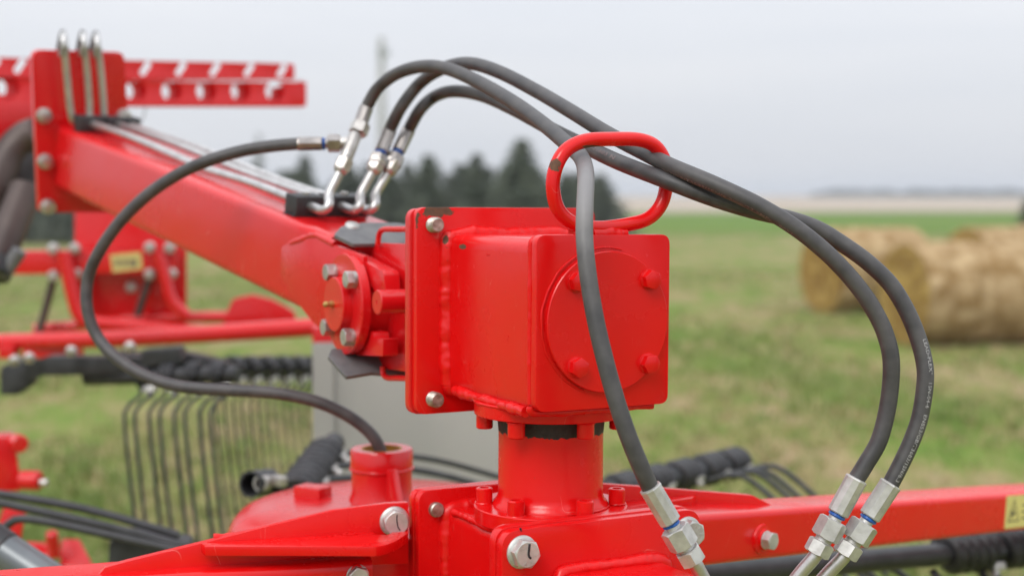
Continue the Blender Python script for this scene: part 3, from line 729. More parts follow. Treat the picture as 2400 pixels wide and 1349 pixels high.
def boom_pipe(X, near, top_px, up_px, label):
    pts = [W(*top_px, DN + .012 + X * .45)]
    b0 = A.pt(X, YC1 - .036, .012); dd = (b0 - CAM).dot(FW)
    e = W(*top_px, dd + .012)
    pts = [e, e.lerp(b0, .35), e.lerp(b0, .66), b0 + (e - b0) * .14 - bd * .010, b0 - bd * .001, A.pt(X, YC1 - .008, .012)]
    n = 5
    for i in range(1, n): pts.append(A.pt(X + .0025 * math.sin(i * 2.1 + X * 60), YC1 + (YC2 - YC1) * i / n, .012 + .003 * math.sin(i * 1.7 + X * 30)))
    pts.append(A.pt(X, YC2, .012))
    up = [(A.P('y', YF - .035, *p)) for p in up_px]
    pts += [up[0].lerp(A.pt(X, YC2 + .03, .014), .5)] + up
    hook = up[-1]
    apex = hook + Vector((-.004, .012, .012)); pts += [apex]
    t = thing('steel_pipe', label, 'pipe', A.pt(X, YC1, 0), 'hydraulic pipes along the boom')
    bm = BM(); sweep(bm, Path(pts, step=.006), RP, 14); part('bent_tube', bm, STEEL, t, 60)
    d = (e - b0).normalized()
    bm = BM(); nut(bm, e - d * .004, d, .0165, .013, .2); lathe(bm, e - d * .008, d, [(.0062, 0), (.0080, .003), (.0080, .005)], 24); part('union_nut', bm, ZINC, t, 28)
    bm = BM(); nut(bm, hook - A.ax[2] * .020, A.ax[2], .0125, .014, .2); part('elbow_nut', bm, CHROME, t, 28)
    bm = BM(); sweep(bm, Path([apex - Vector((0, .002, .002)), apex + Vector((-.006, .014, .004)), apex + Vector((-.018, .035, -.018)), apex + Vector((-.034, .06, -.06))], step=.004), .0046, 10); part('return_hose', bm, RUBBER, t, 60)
    return e, d
e1, d1 = boom_pipe(X1, 0, (803, 390), [(172, 285), (164, 250), (157, 180), (150, 100)], 'zinc steel pipe running along the boom, the one nearest the viewer')
e2, d2 = boom_pipe(X2, 0, (880, 390), [(212, 284), (209, 240), (204, 170), (197, 100)], 'zinc steel pipe running along the boom, middle of the three')
e3, d3 = boom_pipe(X3, 0, (916, 392), [(246, 284), (242, 240), (236, 170), (228, 102)], 'zinc steel pipe running along the boom, farthest of the three')
DT = (e1 - CAM).dot(FW); D2 = (e2 - CAM).dot(FW); D3 = (e3 - CAM).dot(FW)
0 and print('depth of fittings', DT, D2, D3)

# ================================================================== HINGE JOINT
hj = thing('hinge_joint', 'red hinge joint with bolted round pivot cap between boom and gearbox', 'hinge', G.pt(0, -.30, -.1))
bm = BM(); prism(bm, G, 'y', -.1850, -.1755, rect(-.0925, .0905, -.0925, .0895, .0105, 6), .0007); part('mating_plate', bm, REDF, hj)
SP = -.052
sp = G.hits('x', SP, [(822, 566), (960, 572), (960, 872), (890, 862), (842, 840), (815, 800), (812, 620)])
bm = BM(); prism(bm, G, 'x', SP, SP + .010, sp, .0008); part('side_plate', bm, REDF, hj)
bm = BM(); prism(bm, G, 'x', -SP - .010, -SP, sp, .0008); part('side_plate', bm, REDF, hj)
bm = BM(); box(bm, G, SP + .011, -SP - .011, -.36, -.186, -.050, .050, .003); part('knuckle_block', bm, REDF, hj)
HX = -.086
c = G.hit('x', HX, 804, 712)
bm = BM(); lathe(bm, G.pt(*c), -G.ax[0], [(.0495, -.0100), (.0503, -.0092), (.0503, -.0010), (.0493, 0), (.027, 0), (.027, .0095), (.0262, .0103), (0, .0103)], 80); cap = part('pivot_cap', bm, REDF, hj)
bm = BM(); lathe(bm, G.pt(*c), -G.ax[0], [(.040, -.040), (.040, -.0100)], 48); part('bearing_sleeve', bm, REDF, hj)
for i, (px, py) in enumerate(((764, 638), (811, 655), (758, 767), (806, 790))):
    q = G.hit('x', HX - .0095, px, py); bm = BM(); P = G.pt(HX - .0002, q[1], q[2])
    lathe(bm, P, -G.ax[0], [(.0084, 0), (.0084, .0014), (.0079, .0016), (.0084, .0019), (.0083, .0033)], 28)
    hexhead(bm, P - G.ax[0] * .0030, -G.ax[0], .0150, .0075, .3 + i); part('cap_bolt', bm, ZINC, cap, 28)
bm = BM(); lathe(bm, G.pt(HX - .0104, c[1], c[2]), -G.ax[0], [(.0036, 0), (.0036, .003), (.0026, .0035), (.0026, .006), (.0032, .0068), (.0028, .009), (.0012, .0105)], 16); part('grease_nipple', bm, BRASS, cap)
up_h = G.hits('x', -.066, [(775, 578), (832, 590), (917, 636), (921, 684), (897, 686), (891, 674), (882, 669), (873, 674), (868, 682), (845, 676), (800, 650)])
bm = BM(); prism(bm, G, 'x', -.074, -.058, rounded(up_h, [0, .004, .006, .002, .001, .002, .003, .002, .001, .003, 0], 4), .0009); part('upper_hook', bm, REDF, hj)
lo_h = G.hits('x', -.066, [(840, 800), (860, 768), (893, 777), (895, 791), (916, 791), (915, 834), (838, 831)])
bm = BM(); prism(bm, G, 'x', -.074, -.058, rounded(lo_h, [.002, .004, .003, .004, .002, .003, .002], 4), .0009); part('lower_hook', bm, REDF, hj)
pc_ = G.hit('x', -.092, 883, 708)
bm = BM(); lathe(bm, G.pt(*pc_), G.ax[0], [(.0015, .001), (.0018, 0), (.0108, 0), (.0116, .0009), (.0116, .045)], 40); part('stop_pin', bm, REDF, hj)
ft = Fr(W(865, 548, 1.44), G.ax[0], -G.ax[1] * math.cos(.40) + G.ax[2] * math.sin(.40), G.ax[1] * math.sin(.40) + G.ax[2] * math.cos(.40))
bm = BM(); prism(bm, ft, 'z', -.004, 0, rounded(ft.hits('z', 0, [(783, 549), (800, 530), (850, 521), (930, 521), (990, 532), (990, 568), (828, 571)]), [.004, .006, .01, .01, 0, 0, .004]), .0006); fl_ = part('upper_rubber_flap', bm, FLAP, hj)
bm = BM(); lathe(bm, ft.P('z', 0, 826, 529), ft.ax[2], [(.008, 0), (.007, .002), (.003, .003), (0, .003)], 20); part('flap_screw', bm, ZINC, fl_)
fb = Fr(W(835, 855, 1.40), G.ax[0], G.ax[1] * .85 - G.ax[2] * .53, G.ax[1] * .53 + G.ax[2] * .85)
bm = BM(); prism(bm, fb, 'z', -.004, 0, rounded(fb.hits('z', 0, [(769, 834), (778, 815), (960, 835), (960, 880), (872, 872), (812, 882)]), [.004, .006, 0, 0, .004, .003]), .0006); part('lower_rubber_flap', bm, FLAP, hj)
for pts in ([(886, 571), (889, 548), (899, 538), (925, 537), (985, 537)], [(897, 858), (898, 876), (908, 885), (930, 886), (985, 887)]):
    bm = BM(); sweep(bm, Path([G.P('x', SP - .004, *p) for p in pts], step=.003), .0028, 10); part('guard_loop', bm, REDF, hj)

# ================================================================== HOSES
RH = .00675
def facet(bm, P, d, prof, n=10): lathe(bm, P, d, prof, n)
def hose_end(P, d, parent, Lf=.032, rf=.0087, nuts=True, af=.0205, Ln=.0165, M=None):
    M = M or ALU
    """crimped ferrule, blue mark, neck and union nut, starting at P and running along d"""
    d = Vector(d).normalized()
    bm = BM(); facet(bm, P - d * .001, d, [(RH + .0002, 0), (rf, .0005), (rf + .0003, .0018), (rf, .003), (rf, Lf - .001), (rf - .0012, Lf)], 10); fe = part('ferrule', bm, M, parent, 22)
    bm = BM(); lathe(bm, P + d * (Lf - .001), d, [(.0056, 0), (.0068, .0006), (.0070, .0022), (.0058, .0032)], 20, lambda t, h: 1 + .08 * math.sin(t * 3)); part('blue_mark', bm, BLUE, fe)
    q = P + d * Lf
    bm = BM(); lathe(bm, q - d * .002, d, [(.0055, 0), (.0055, .010)], 20); part('neck', bm, M, fe)
    if nuts:
        bm = BM(); nut(bm, q + d * .0045, d, af, Ln, .25); part('union_nut', bm, M, parent, 28)
    return q + d * (.0045 + (Ln if nuts else 0))
def hose(name, label, ctrl, ends, base):
    t = thing('hydraulic_hose', label, 'hose', base, 'black hydraulic hoses')
    p = Path(ctrl, step=.004)
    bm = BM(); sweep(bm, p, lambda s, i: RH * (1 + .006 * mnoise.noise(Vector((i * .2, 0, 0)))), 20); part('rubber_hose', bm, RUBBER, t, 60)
    return t, p
def pj(P):
    d = P - CAM; z = d.dot(FW); return (CX + F * d.dot(RT) / z, CY - F * d.dot(UP) / z)
def near_l(path, px, py):
    best = min(range(len(path.p)), key=lambda i: (pj(path.p[i])[0] - px) ** 2 + (pj(path.p[i])[1] - py) ** 2)
    return path.L[best]
def hose_text(parent, path, p0, p1, txt, size, phi, mat, name='printed_text', phi1=None):
    l0, l1 = near_l(path, *p0), near_l(path, *p1)
    cu = bpy.data.curves.new('t', 'FONT'); cu.body = txt; cu.size = size; cu.align_y = 'CENTER'; cu.space_character = 1.1; cu.offset = .00007
    to = bpy.data.objects.new('t', cu); COL.objects.link(to); bpy.context.view_layer.update()
    me = bpy.data.meshes.new_from_object(to.evaluated_get(bpy.context.evaluated_depsgraph_get())); bpy.data.objects.remove(to)
    wd = max(v.co.x for v in me.vertices); k = (l1 - l0) / wd
    for v in me.vertices:
        l = l0 + v.co.x * k; P, t = path.at(l)
        e = CAM - P; e = (e - t * e.dot(t)).normalized(); up = e.cross(t)
        th = (phi if phi1 is None else phi + (phi1 - phi) * v.co.x / wd) + v.co.y / RH
        v.co = P + (e * math.cos(th) + up * math.sin(th)) * (RH * 1.012 + .00012)
    me.name = name; me.materials.clear(); me.materials.append(mat)
    o = bpy.data.objects.new(name, me); COL.objects.link(o); o.parent = parent; o.matrix_parent_inverse = Matrix.Translation(-parent.location)
def ctl(L): return [W(*p) for p in L]
# hose A: from the tee, over, through the ring and down in front of the gearbox
eA = (858, 254, DT + .03)
hA, pA = hose('a', 'black hose leaving the tee, bent through the lifting ring and hanging before the gearbox', ctl([
    eA, (884, 209, DT + .02), (930, 173, DT - .01), (990, 156, 1.48), (1050, 162, 1.44), (1120, 192, 1.39), (1200, 238, 1.32), (1270, 288, 1.255), (1332, 340, 1.195), (1362, 369, 1.158),
    (1373, 408, 1.118), (1371, 480, 1.095), (1370, 560, 1.085), (1379, 650, 1.078), (1395, 745, 1.072), (1417, 840, 1.068), (1442, 930, 1.066), (1472, 1020, 1.066), (1505, 1100, 1.070), (1524, 1142, 1.075)]), None, W(858, 254, DT))
hB, pB = hose('b', 'black hose uppermost in the arch, ending in the left one of two fittings at right', ctl([
    (913, 306, D2 + .02), (940, 252, D2), (985, 195, 1.55), (1040, 160, 1.50), (1100, 149, 1.45), (1170, 169, 1.40), (1260, 215, 1.345), (1340, 262, 1.285), (1420, 311, 1.235), (1500, 353, 1.195), (1570, 388, 1.158),
    (1672, 431, 1.135), (1772, 478, 1.125), (1859, 530, 1.122), (1927, 583, 1.122), (1978, 633, 1.122), (2019, 682, 1.122), (2052, 733, 1.122), (2076, 786, 1.122), (2089, 849, 1.122), (2083, 938, 1.125), (2062, 1027, 1.125), (2030, 1085, 1.125), (2007, 1122, 1.125)]), None, W(913, 306, D2))
hC, pC = hose('c', 'black hose with white printed letters, outermost of the two curving down at right', ctl([
    (957, 306, D3 + .02), (985, 257, D3), (1020, 226, 1.57), (1065, 214, 1.52), (1130, 224, 1.465), (1200, 254, 1.40), (1290, 302, 1.325), (1380, 347, 1.245), (1450, 380, 1.198), (1545, 417, 1.160),
    (1660, 461, 1.148), (1760, 492, 1.145), (1850, 513, 1.145), (1918, 537, 1.145), (1978, 574, 1.143), (2031, 612, 1.140), (2082, 660, 1.138), (2114, 707, 1.136), (2141, 763, 1.134), (2162, 828, 1.132), (2169, 885, 1.130), (2158, 968, 1.130), (2139, 1027, 1.130), (2112, 1086, 1.130), (2087, 1134, 1.130)]), None, W(957, 306, D3))
DD = DT + .01
hD, pD = hose('d', 'black hose looping far out to the left and down into the red casing', ctl([
    (699, 337, DD), (640, 342, DD), (570, 353, DD), (490, 376, DD), (420, 407, DD + .01), (350, 453, DD + .02), (285, 515, DD + .03), (235, 585, DD + .04), (207, 650, DD + .05), (204, 720, DD + .05), (226, 785, DD + .05), (275, 840, DD + .04), (345, 882, DD + .03), (430, 906, DD + .02),
    (540, 914, DD + .01), (640, 920, DD), (730, 937, DD), (800, 965, DD), (850, 998, DD), (882, 1033, DD), (897, 1075, DD + .005)]), None, W(699, 337, DD))
# lower ends with nuts, adapters and pipes
def lower_end(h, path, px, d, parent_label, pipe_to):
    P = path.p[-1]
    q = W(px[0], px[1], d); dr = (q - P).normalized()
    e = hose_end(P, dr, h)
    bm = BM(); lathe(bm, e - dr * .001, dr, [(.0068, 0), (.0068, .0045), (.0060, .0050)], 20); nut(bm, e + dr * .003, dr, .0185, .0115, .6); part('adapter', bm, ALU, h, 28)
    s = e + dr * .0135
    t = thing('steel_pipe', parent_label, 'pipe', W(pipe_to[0], pipe_to[1], d), 'short pipes below the hoses')
    e2_ = W(pipe_to[0], pipe_to[1], (s - CAM).dot(FW) + .004)
    bm = BM(); sweep(bm, Path([s - dr * .002, s + dr * .004, s.lerp(e2_, .6), e2_, e2_ + (e2_ - s) * .8], step=.004), .0056, 16); part('bent_tube', bm, STEEL, t, 60)
lower_end(hA, pA, (1588, 1250), 1.08, 'pale steel pipe under the hose hanging before the gearbox', (1645, 1349))
lower_end(hB, pB, (1962, 1205), 1.125, 'pale steel pipe at the bottom, left of the pair before the right beam', (1862, 1360))
lower_end(hC, pC, (2035, 1214), 1.130, 'pale steel pipe at the bottom, right of the pair before the right beam', (1925, 1360))
# upper ends
def upper_end(h, path, target, af=.0185):
    P = path.p[0]; dr = (target - P).normalized(); Lg = (target - P).length
    hose_end(P, dr, h, Lf=min(.030, Lg * .62), rf=.0078, nuts=True, af=af, Ln=.013, M=CHROME)
upper_end(hB, pB, e2); upper_end(hC, pC, e3)
# tee
tee_c = W(829, 335, DT + .015)
t_ = thing('tee_fitting', 'zinc tee fitting joining two hoses above the boom', 'pipe fitting', e1)
upv = (pA.p[0] - e1).normalized(); lf = (pD.p[0] - tee_c).normalized()
bm = BM(); lathe(bm, e1 + upv * .006, upv, [(.0064, 0), (.0072, .002), (.0072, .034), (.0064, .036)], 24); lathe(bm, tee_c, lf, [(.0070, 0), (.0070, .018), (.0062, .020)], 24); part('tee_body', bm, ZINC, t_)
bm = BM(); nut(bm, tee_c + upv * .012, upv, .0185, .013, .1); part('union_nut', bm, ZINC, t_, 28)
hose_end(pA.p[0], (tee_c - pA.p[0]).normalized(), hA, Lf=.024, rf=.0078, nuts=False, M=CHROME)
hose_end(pD.p[0], -lf, hD, Lf=.027, rf=.0078, nuts=True, af=.0175, Ln=.014, M=CHROME)
TXT = 'LEAD-FLEX\u00b0   1SN-04-6   EN853/GB/T3683/1SN/6.3'
hose_text(hC, pC, (2165, 797), (2092, 1124), TXT, .0043, math.radians(38), PRINT, phi1=math.radians(30))
hose_text(hB, pB, (1440, 322), (1862, 532), TXT + 'mm/22.5MPa   90XI', .0036, math.radians(-52), PRINT2)
hose_text(hA, pA, (1118, 192), (1342, 348), TXT + 'mm/22.5MPa', .0032, math.radians(-48), PRINT2)
hose_text(hC, pC, (1384, 349), (1452, 381), '20921603 N', .0046, math.radians(15), PRINT2)

# ================================================================== LEFT ROTOR ARM (wing plates and lower beam)
la = math.radians(17)
Lf = Fr(W(957, 1215, 1.262), (-math.cos(la), -math.sin(la), 0), (math.sin(la), -math.cos(la), 0), (0, 0, 1))
lw = thing('rotor_beam', 'red tapered arm with shelf plate at bottom left, bolted to the lower gearbox', 'machine arm', Lf.pt(.1, -.03, -.15))
wp = Lf.hits('y', 0, [(957, 1177), (905, 1180), (780, 1196), (640, 1229), (480, 1270), (300, 1314), (246, 1329), (228, 1350), (222, 1400), (700, 1330), (957, 1320)])
bm = BM(); prism(bm, Lf, 'y', -.009, 0, wp, .0008); wpo = part('web_plate', bm, RED, lw)
zl = Lf.hit('y', .030, 700, 1275)[2]
sh = Lf.hits('z', zl, [(471, 1271), (500, 1261), (650, 1250), (853, 1231), (866, 1240), (882, 1251), (906, 1252), (925, 1244), (957, 1222), (957, 1248), (925, 1268), (900, 1277), (880, 1280), (700, 1279), (480, 1279)])
bm = BM(); prism(bm, Lf, 'z', zl - .0085, zl, sh, .0010); part('shelf_plate', bm, RED, lw)
ws = Lf.hits('y', .003, [(490, 1263), (560, 1256), (650, 1248), (760, 1238), (850, 1228)])
weld([Lf.pt(p[0], p[1] + .001, zl + .0006) for p in sh[1:4]], .0036, lw, rough=.22)
b3, top3 = flange_bolt(Lf.P('y', 0, 924, 1220), Lf.ax[1], wpo, spin=.2)
bm = BM(); sweep(bm, Path([top3 + Lf.ax[0] * x + Lf.ax[2] * z for x, z in ((-.0002, .008), (0, .003), (-.001, -.003), (-.003, -.006))], step=.0008), .00055, 8); part('marker_line', bm, INK, b3)
xb = Lf.hit('y', .02, 872, 1310); zt = xb[2]
bm = BM(); prism(bm, Lf, 'x', xb[0], .60, rect(-.045, .022, zt - .075, zt, .009, 6), 0); part('lower_beam', bm, RED, lw, 40)
bm = BM(); hexhead(bm, Lf.P('y', .022, 838, 1348), Lf.ax[1], .0165, .008, .2, wash=.010); part('beam_bolt', bm, ALU, lw, 28)
bm = BM(); sweep(bm, Path([Lf.P('y', .022, *p) for p in ((822, 1349), (826, 1334), (836, 1326), (846, 1330))], step=.002), .002, 8, rough=.5); part('weld_bead', bm, RED, lw, 60)
bm = BM(); box(bm, Lf, -.01, xb[0] - .002, -.04, -.010, -.16, zl - .012, .001); part('inner_bracket', bm, RED, lw)

# ================================================================== ROTOR CASING WITH SPOUT
DC = 1.56
cc = W(895, 1163, DC)
rc = thing('rotor_casing', 'domed red rotor casing with open pipe spout taking the looping hose', 'gear casing', cc - Vector((0, 0, .13)))
bm = BM(); lathe(bm, cc - Vector((0, 0, .13)), (0, 0, 1), [(.170, 0), (.170, .080), (.168, .094), (.162, .107), (.154, .116), (.142, .121), (.100, .125), (.060, .127), (0, .128)], 96); part('casing_dome', bm, REDF, rc, 60)
ring_z = 1.65 - (1047 - HOR) / F * DC - cc.z
rs = .0330
bm = BM(); lathe(bm, cc - Vector((0, 0, .012)), (0, 0, 1), [(rs + .006, 0), (rs + .003, .010), (rs, .018), (rs, ring_z - .010), (rs + .0012, ring_z - .009), (rs + .0012, ring_z + .010), (rs, ring_z + .012), (rs - .010, ring_z + .012), (rs - .010, .02)], 64)
spt = part('spout', bm, REDF, rc, 40)
bm = BM(); lathe(bm, cc + Vector((0, 0, ring_z - .006)), (0, 0, 1), [(rs - .0101, -.004), (rs - .0101, .0062), (rs - .0122, .0062), (rs - .0122, -.004)], 48); part('spout_lining', bm, ORANGE, spt)
bm = BM(); sweep(bm, Path([cc + Vector(((rs + .0008) * math.cos(a * .1963), (rs + .0008) * math.sin(a * .1963), ring_z - .0215)) for a in range(32)], True, .003), .0017, 8, rough=.6); part('weld_bead', bm, REDF, spt, 60)
for ang in (-66,):
    a = math.radians(ang); fr = Fr(cc, (math.cos(a), math.sin(a), 0), (-math.sin(a), math.cos(a), 0), (0, 0, 1))
    bm = BM(); prism(bm, fr, 'y', -.006, .006, [(rs - .002, .038), (rs + .004, .036), (rs + .022, .004), (rs + .05, .0005), (rs + .05, -.03), (rs - .002, -.03)], .002); part('spout_rib', bm, REDF, rc)
pdz = cc.z - .004 + .004
padf = Fr(W(733, 1138, DC + .02), (.86, -.5, 0), (.5, .86, 0), (0, 0, 1))
bm = BM(); box(bm, padf, -.018, .018, -.012, .012, -.03, .0005, .0022); part('dome_pad', bm, REDF, rc)

# ================================================================== RIGHT ROTOR ARM
R1, R2 = W(1692, 1202, 1.30), W(2358, 1156, 1.716)
rx = (R2 - R1).normalized(); ry = Vector((rx.y, -rx.x, 0)).normalized(); rz = rx.cross(-ry) if rx.cross(-ry).z > 0 else rx.cross(ry)
Rf = Fr(R1, rx, ry, rz)
ra = thing('rotor_beam', 'red square beam running off to the right, yellow warning label at its end', 'machine arm', Rf.pt(.3, -.03, -.06))
bm = BM(); prism(bm, Rf, 'x', -.10, .95, rect(-.062, 0, -.0475, 0, .0075, 6), 0); rb = part('beam', bm, RED, ra, 40)
bb = Rf.hit('y', 0, 1785, 1262)
bm = BM(); lathe(bm, Rf.pt(*bb), ry, [(.0150, -.001), (.0138, .0022), (.0100, .0028), (.0095, .0050), (0, .0050)], 36); part('bolt_seat', bm, RED, ra)
bm = BM(); hexhead(bm, Rf.pt(bb[0], .005, bb[2]), ry, .0155, .0080, .25, wash=.0088, wh=.001); part('beam_bolt', bm, ALU, ra, 28)
s0, s1 = Rf.hit('y', 0, 2358, 1195), Rf.hit('y', 0, 2440, 1188)
lx0, lx1 = Rf.hit('y', 0, 2357, 1190)[0], Rf.hit('y', 0, 2357, 1190)[0] + .085
lz0, lz1 = -.0425, -.0025
bm = BM(); prism(bm, Rf, 'y', .0001, .0005, rect(lx0, lx1, lz0, lz1, .003), 0); lab = part('warning_label', bm, YELLOW, ra); lab['label'] = 'yellow warning label with black triangle'
def lab_poly(pts, holes=(), name='label_print'):
    f_ = lambda L: [(lx0 + x, lz0 + z) for x, z in L]
    bm = BM(); prism(bm, Rf, 'y', .0005, .00065, f_(pts), 0, [f_(h) for h in holes]); part(name, bm, INK, lab)
lab_poly([(.006, .008), (.038, .008), (.022, .035)], [[(.0085, .0095), (.0355, .0095), (.022, .032)]])
lab_poly([(.015, .012), (.018, .012), (.020, .016), (.025, .0165), (.0275, .019), (.023, .0195), (.0195, .0215), (.017, .021), (.0155, .016)])
lab_poly([(.0205, .023), (.0225, .0225), (.0235, .0245), (.022, .026), (.0205, .025)])
lab_poly([(.045, .010), (.078, .010), (.078, .012), (.045, .012)]); lab_poly([(.045, .018), (.078, .018), (.078, .020), (.045, .020)]); lab_poly([(.045, .026), (.070, .026), (.070, .028), (.045, .028)])
Wf = Fr(W(1500, 1165, 1.335), (math.cos(.42), math.sin(.42), 0), (math.sin(.42), -math.cos(.42), 0), (0, 0, 1))
bm = BM(); prism(bm, Wf, 'y', -.008, 0, rounded(Wf.hits('y', 0, [(1380, 1131), (1500, 1139), (1765, 1160), (1815, 1186), (1815, 1230), (1380, 1250)]), [0, 0, .012, .010, 0, 0]), .0008); part('web_plate', bm, RED, ra)
zq = Wf.hit('y', .01, 1600, 1167)[2]
bm = BM(); prism(bm, Wf, 'z', zq - .0085, zq, Wf.hits('z', zq, [(1395, 1163), (1500, 1157), (1622, 1152), (1633, 1158), (1622, 1166), (1480, 1186), (1395, 1198)]), .001); part('shelf_plate', bm, RED, ra)

# ================================================================== BACKGROUND MACHINE PARTS
# holed tine rack behind the boom end
h0, h1 = W(-60, 195, 2.55), W(718, 200, 2.86)
hx = (h1 - h0); hx.z = 0; hx.normalize()
Hf = Fr(h0, hx, Vector((hx.y, -hx.x, 0)), (0, 0, 1))
hr = thing('perforated_rack', 'red perforated steel rack bar crossing behind the boom end plate', 'rack', Hf.pt(.3, 0, -.05))
lowp = Hf.hits('y', 0, [(-60, 187), (718, 187), (718, 250), (-60, 248)])
upp = Hf.hits('y', -.0008, [(-60, 134), (690, 150), (690, 186.6), (-60, 186.6)])
HS = [(-40, 203), (12, 205), (108, 208), (210, 211), (312, 213), (397, 214), (478, 214), (559, 214), (639, 214)]
US = [(-14, 153), (46, 155), (140, 157), (240, 159), (340, 161), (423, 162), (503, 163), (583, 164), (660, 166)]
def hole_low(dx, y, r): return [circ(c[0] + dx, c[1], r, 18) for c in Hf.hits('y', y, HS)]
bm = BM(); prism(bm, Hf, 'y', -.004, 0, rounded(lowp, [0, .008, .006, 0]), .0006, hole_low(.005, 0, .0200)); part('front_face', bm, REDF, hr)
bm = BM(); prism(bm, Hf, 'y', -.028, -.024, lowp, .0006, hole_low(-.013, 0, .0200)); part('back_face', bm, REDF, hr)
sl_h = []
for x, z in Hf.hits('y', -.004, US):
    ca, sa = math.cos(1.0), math.sin(1.0); P = []
    for k in range(16):
        a = 2 * math.pi * k / 16; lx = .0064 * math.cos(a); ly = .0055 * math.sin(a) + (.0102 if math.sin(a) >= 0 else -.0102)
        P.append((x + lx * sa + ly * ca, z - lx * ca + ly * sa))
    sl_h.append(P)
bm = BM(); prism(bm, Hf, 'y', -.0046, -.0008, rounded(upp, [0, .006, 0, 0]), .0004, sl_h); part('upper_lip', bm, REDF, hr)
bm = BM(); prism(bm, Hf, 'z', lowp[2][1], lowp[2][1] + .004, rect(lowp[0][0], lowp[1][0] - .006, -.0235, -.0045), .0005); part('bottom_face', bm, REDF, hr)
bm = BM(); sweep(bm, Path([W(340, 252, 2.7), W(338, 270, 2.7), W(328, 292, 2.7)], step=.01), .0012, 6); part('straw_wisp', bm, FLAP, hr)

# headstock and hydraulic cylinder at the far left edge
hs = thing('headstock_plate', 'dark red shadowed headstock plate at the left edge behind the boom end plate', 'machine frame', W(20, 450, 2.45))
Sf = Fr(W(40, 330, 2.42), (.80, .60, 0), (.60, -.80, 0), (0, 0, 1))
bm = BM(); prism(bm, Sf, 'y', -.02, 0, Sf.hits('y', 0, [(-80, 240), (90, 240), (90, 285), (60, 310), (20, 350), (-20, 430), (-80, 500)]), .002); part('plate', bm, REDF, hs)
hc = thing('hydraulic_cylinder', 'brown grey hydraulic cylinder slanting down at the left edge', 'cylinder', W(10, 640, 2.35))
c0_, c1_ = W(62, 440, 2.32), W(-5, 610, 2.25)
bm = BM(); cyl(bm, c0_, c1_ - c0_, .026, (c1_ - c0_).length, 32, .003); part('barrel', bm, BRONZE, hc)
bm = BM(); cyl(bm, c1_ - (c1_ - c0_).normalized() * .002, c1_ - c0_, .0285, .03, 32, .003); part('gland', bm, BLACK, hc)
bm = BM(); cyl(bm, W(48, 585, 2.24), W(10, 640, 2.24) - W(48, 585, 2.24), .012, .05, 24, .003); part('rod_eye', bm, FLAP, hc)
bm = BM(); lathe(bm, W(75, 400, 2.36), (.55, -.83, 0), [(.036, -.03), (.036, 0), (.030, .002), (.010, .002), (.0, .001)], 36); part('pivot_eye', bm, BLACK, hc)
bm = BM(); sweep(bm, Path([W(88, 316, 2.37), W(55, 330, 2.37), W(20, 370, 2.36), W(-8, 430, 2.34), W(-25, 500, 2.33)], step=.01), .030, 18); part('curved_guard', bm, BRONZE, hc)

# lift frame behind
lf_ = thing('lift_frame', 'blurred red frame with plate, struts and yellow label below the boom', 'machine frame', W(300, 790, 3.0))
DFR = 2.95
Kf = Fr(W(300, 640, DFR), (1, .10, 0), (.10, -1, 0), (0, 0, 1))
def kplate(pts, y0, y1, name, mat=REDF, r=0, bev=.001):
    bm = BM(); q = Kf.hits('y', y1, pts); prism(bm, Kf, 'y', y0, y1, rounded(q, r) if r else q, bev); return part(name, bm, mat, lf_)
kplate([(175, 470), (436, 470), (436, 768), (175, 768)], -.07, -.055, 'back_plate')
kplate([(28, 588), (412, 586), (412, 640), (28, 642)], -.050, 0, 'cross_bar')
def kbar(pts, r, name, mat=REDF, y=.02):
    bm = BM(); sweep(bm, Path([Kf.P('y', y, *p) for p in pts], step=.02), r, 12); return part(name, bm, mat, lf_)
kbar([(148, 590), (160, 640), (180, 722), (192, 748), (225, 756), (430, 775), (520, 782)], .0155, 'bent_brace')
kbar([(368, 590), (385, 640), (400, 700), (420, 724), (438, 738)], .0125, 'bent_brace')
kbar([(126, 650), (108, 720), (92, 775)], .0085, 'strut', BRONZE, -.02)
kbar([(352, 648), (338, 690), (322, 740)], .0085, 'strut', BRONZE, -.02)
kbar([(80, 772), (180, 762), (300, 748), (520, 742), (620, 748)], .012, 'rail', y=-.06)
kplate([(515, 772), (545, 700), (590, 690), (640, 702), (690, 730), (700, 775)], -.05, -.035, 'gusset', r=.02)
for px, py in ((126, 583), (176, 582), (352, 580), (398, 581), (126, 646), (180, 642), (352, 642), (402, 641), (308, 672)):
    y = .003 if 570 < py < 660 else -.054
    bm = BM(); lathe(bm, Kf.P('y', y, px, py), Kf.ax[1], [(.012, 0), (.012, .008), (.009, .012), (0, .013)], 20); part('bolt', bm, ZINC, lf_)
for px, py in ((292, 688), (322, 688), (372, 680), (372, 718)):
    bm = BM(); lathe(bm, Kf.P('y', -.054, px, py), Kf.ax[1], [(.009, -.002), (.008, .003), (0, .003)], 16); part('rivet', bm, REDF, lf_)
yl = kplate([(258, 597), (330, 590), (334, 630), (264, 638)], .0005, .0015, 'warning_label', YELLOW, bev=0); yl['label'] = 'small yellow warning label'
for x0, x1 in ((268, 280), (284, 297), (301, 322)):
    q = Kf.hits('y', .0018, [(x0, 606), (x1, 605), (x1, 625), (x0, 626)]); bm = BM(); prism(bm, Kf, 'y', .0016, .0018, q, 0); part('label_print', bm, noise_mat('faded_label_print', (.30, .27, .12), (.2, .18, .1), .6), yl)
gr = thing('guard_rail', 'long blurred red guard rail crossing below the boom', 'rail', W(300, 800, 2.75))
bm = BM(); sweep(bm, Path([W(-60, 803, 2.85), W(300, 792, 2.72), W(600, 775, 2.62), W(860, 758, 2.55)], step=.03), .0165, 16); part('rail_tube', bm, REDF, gr, 60)
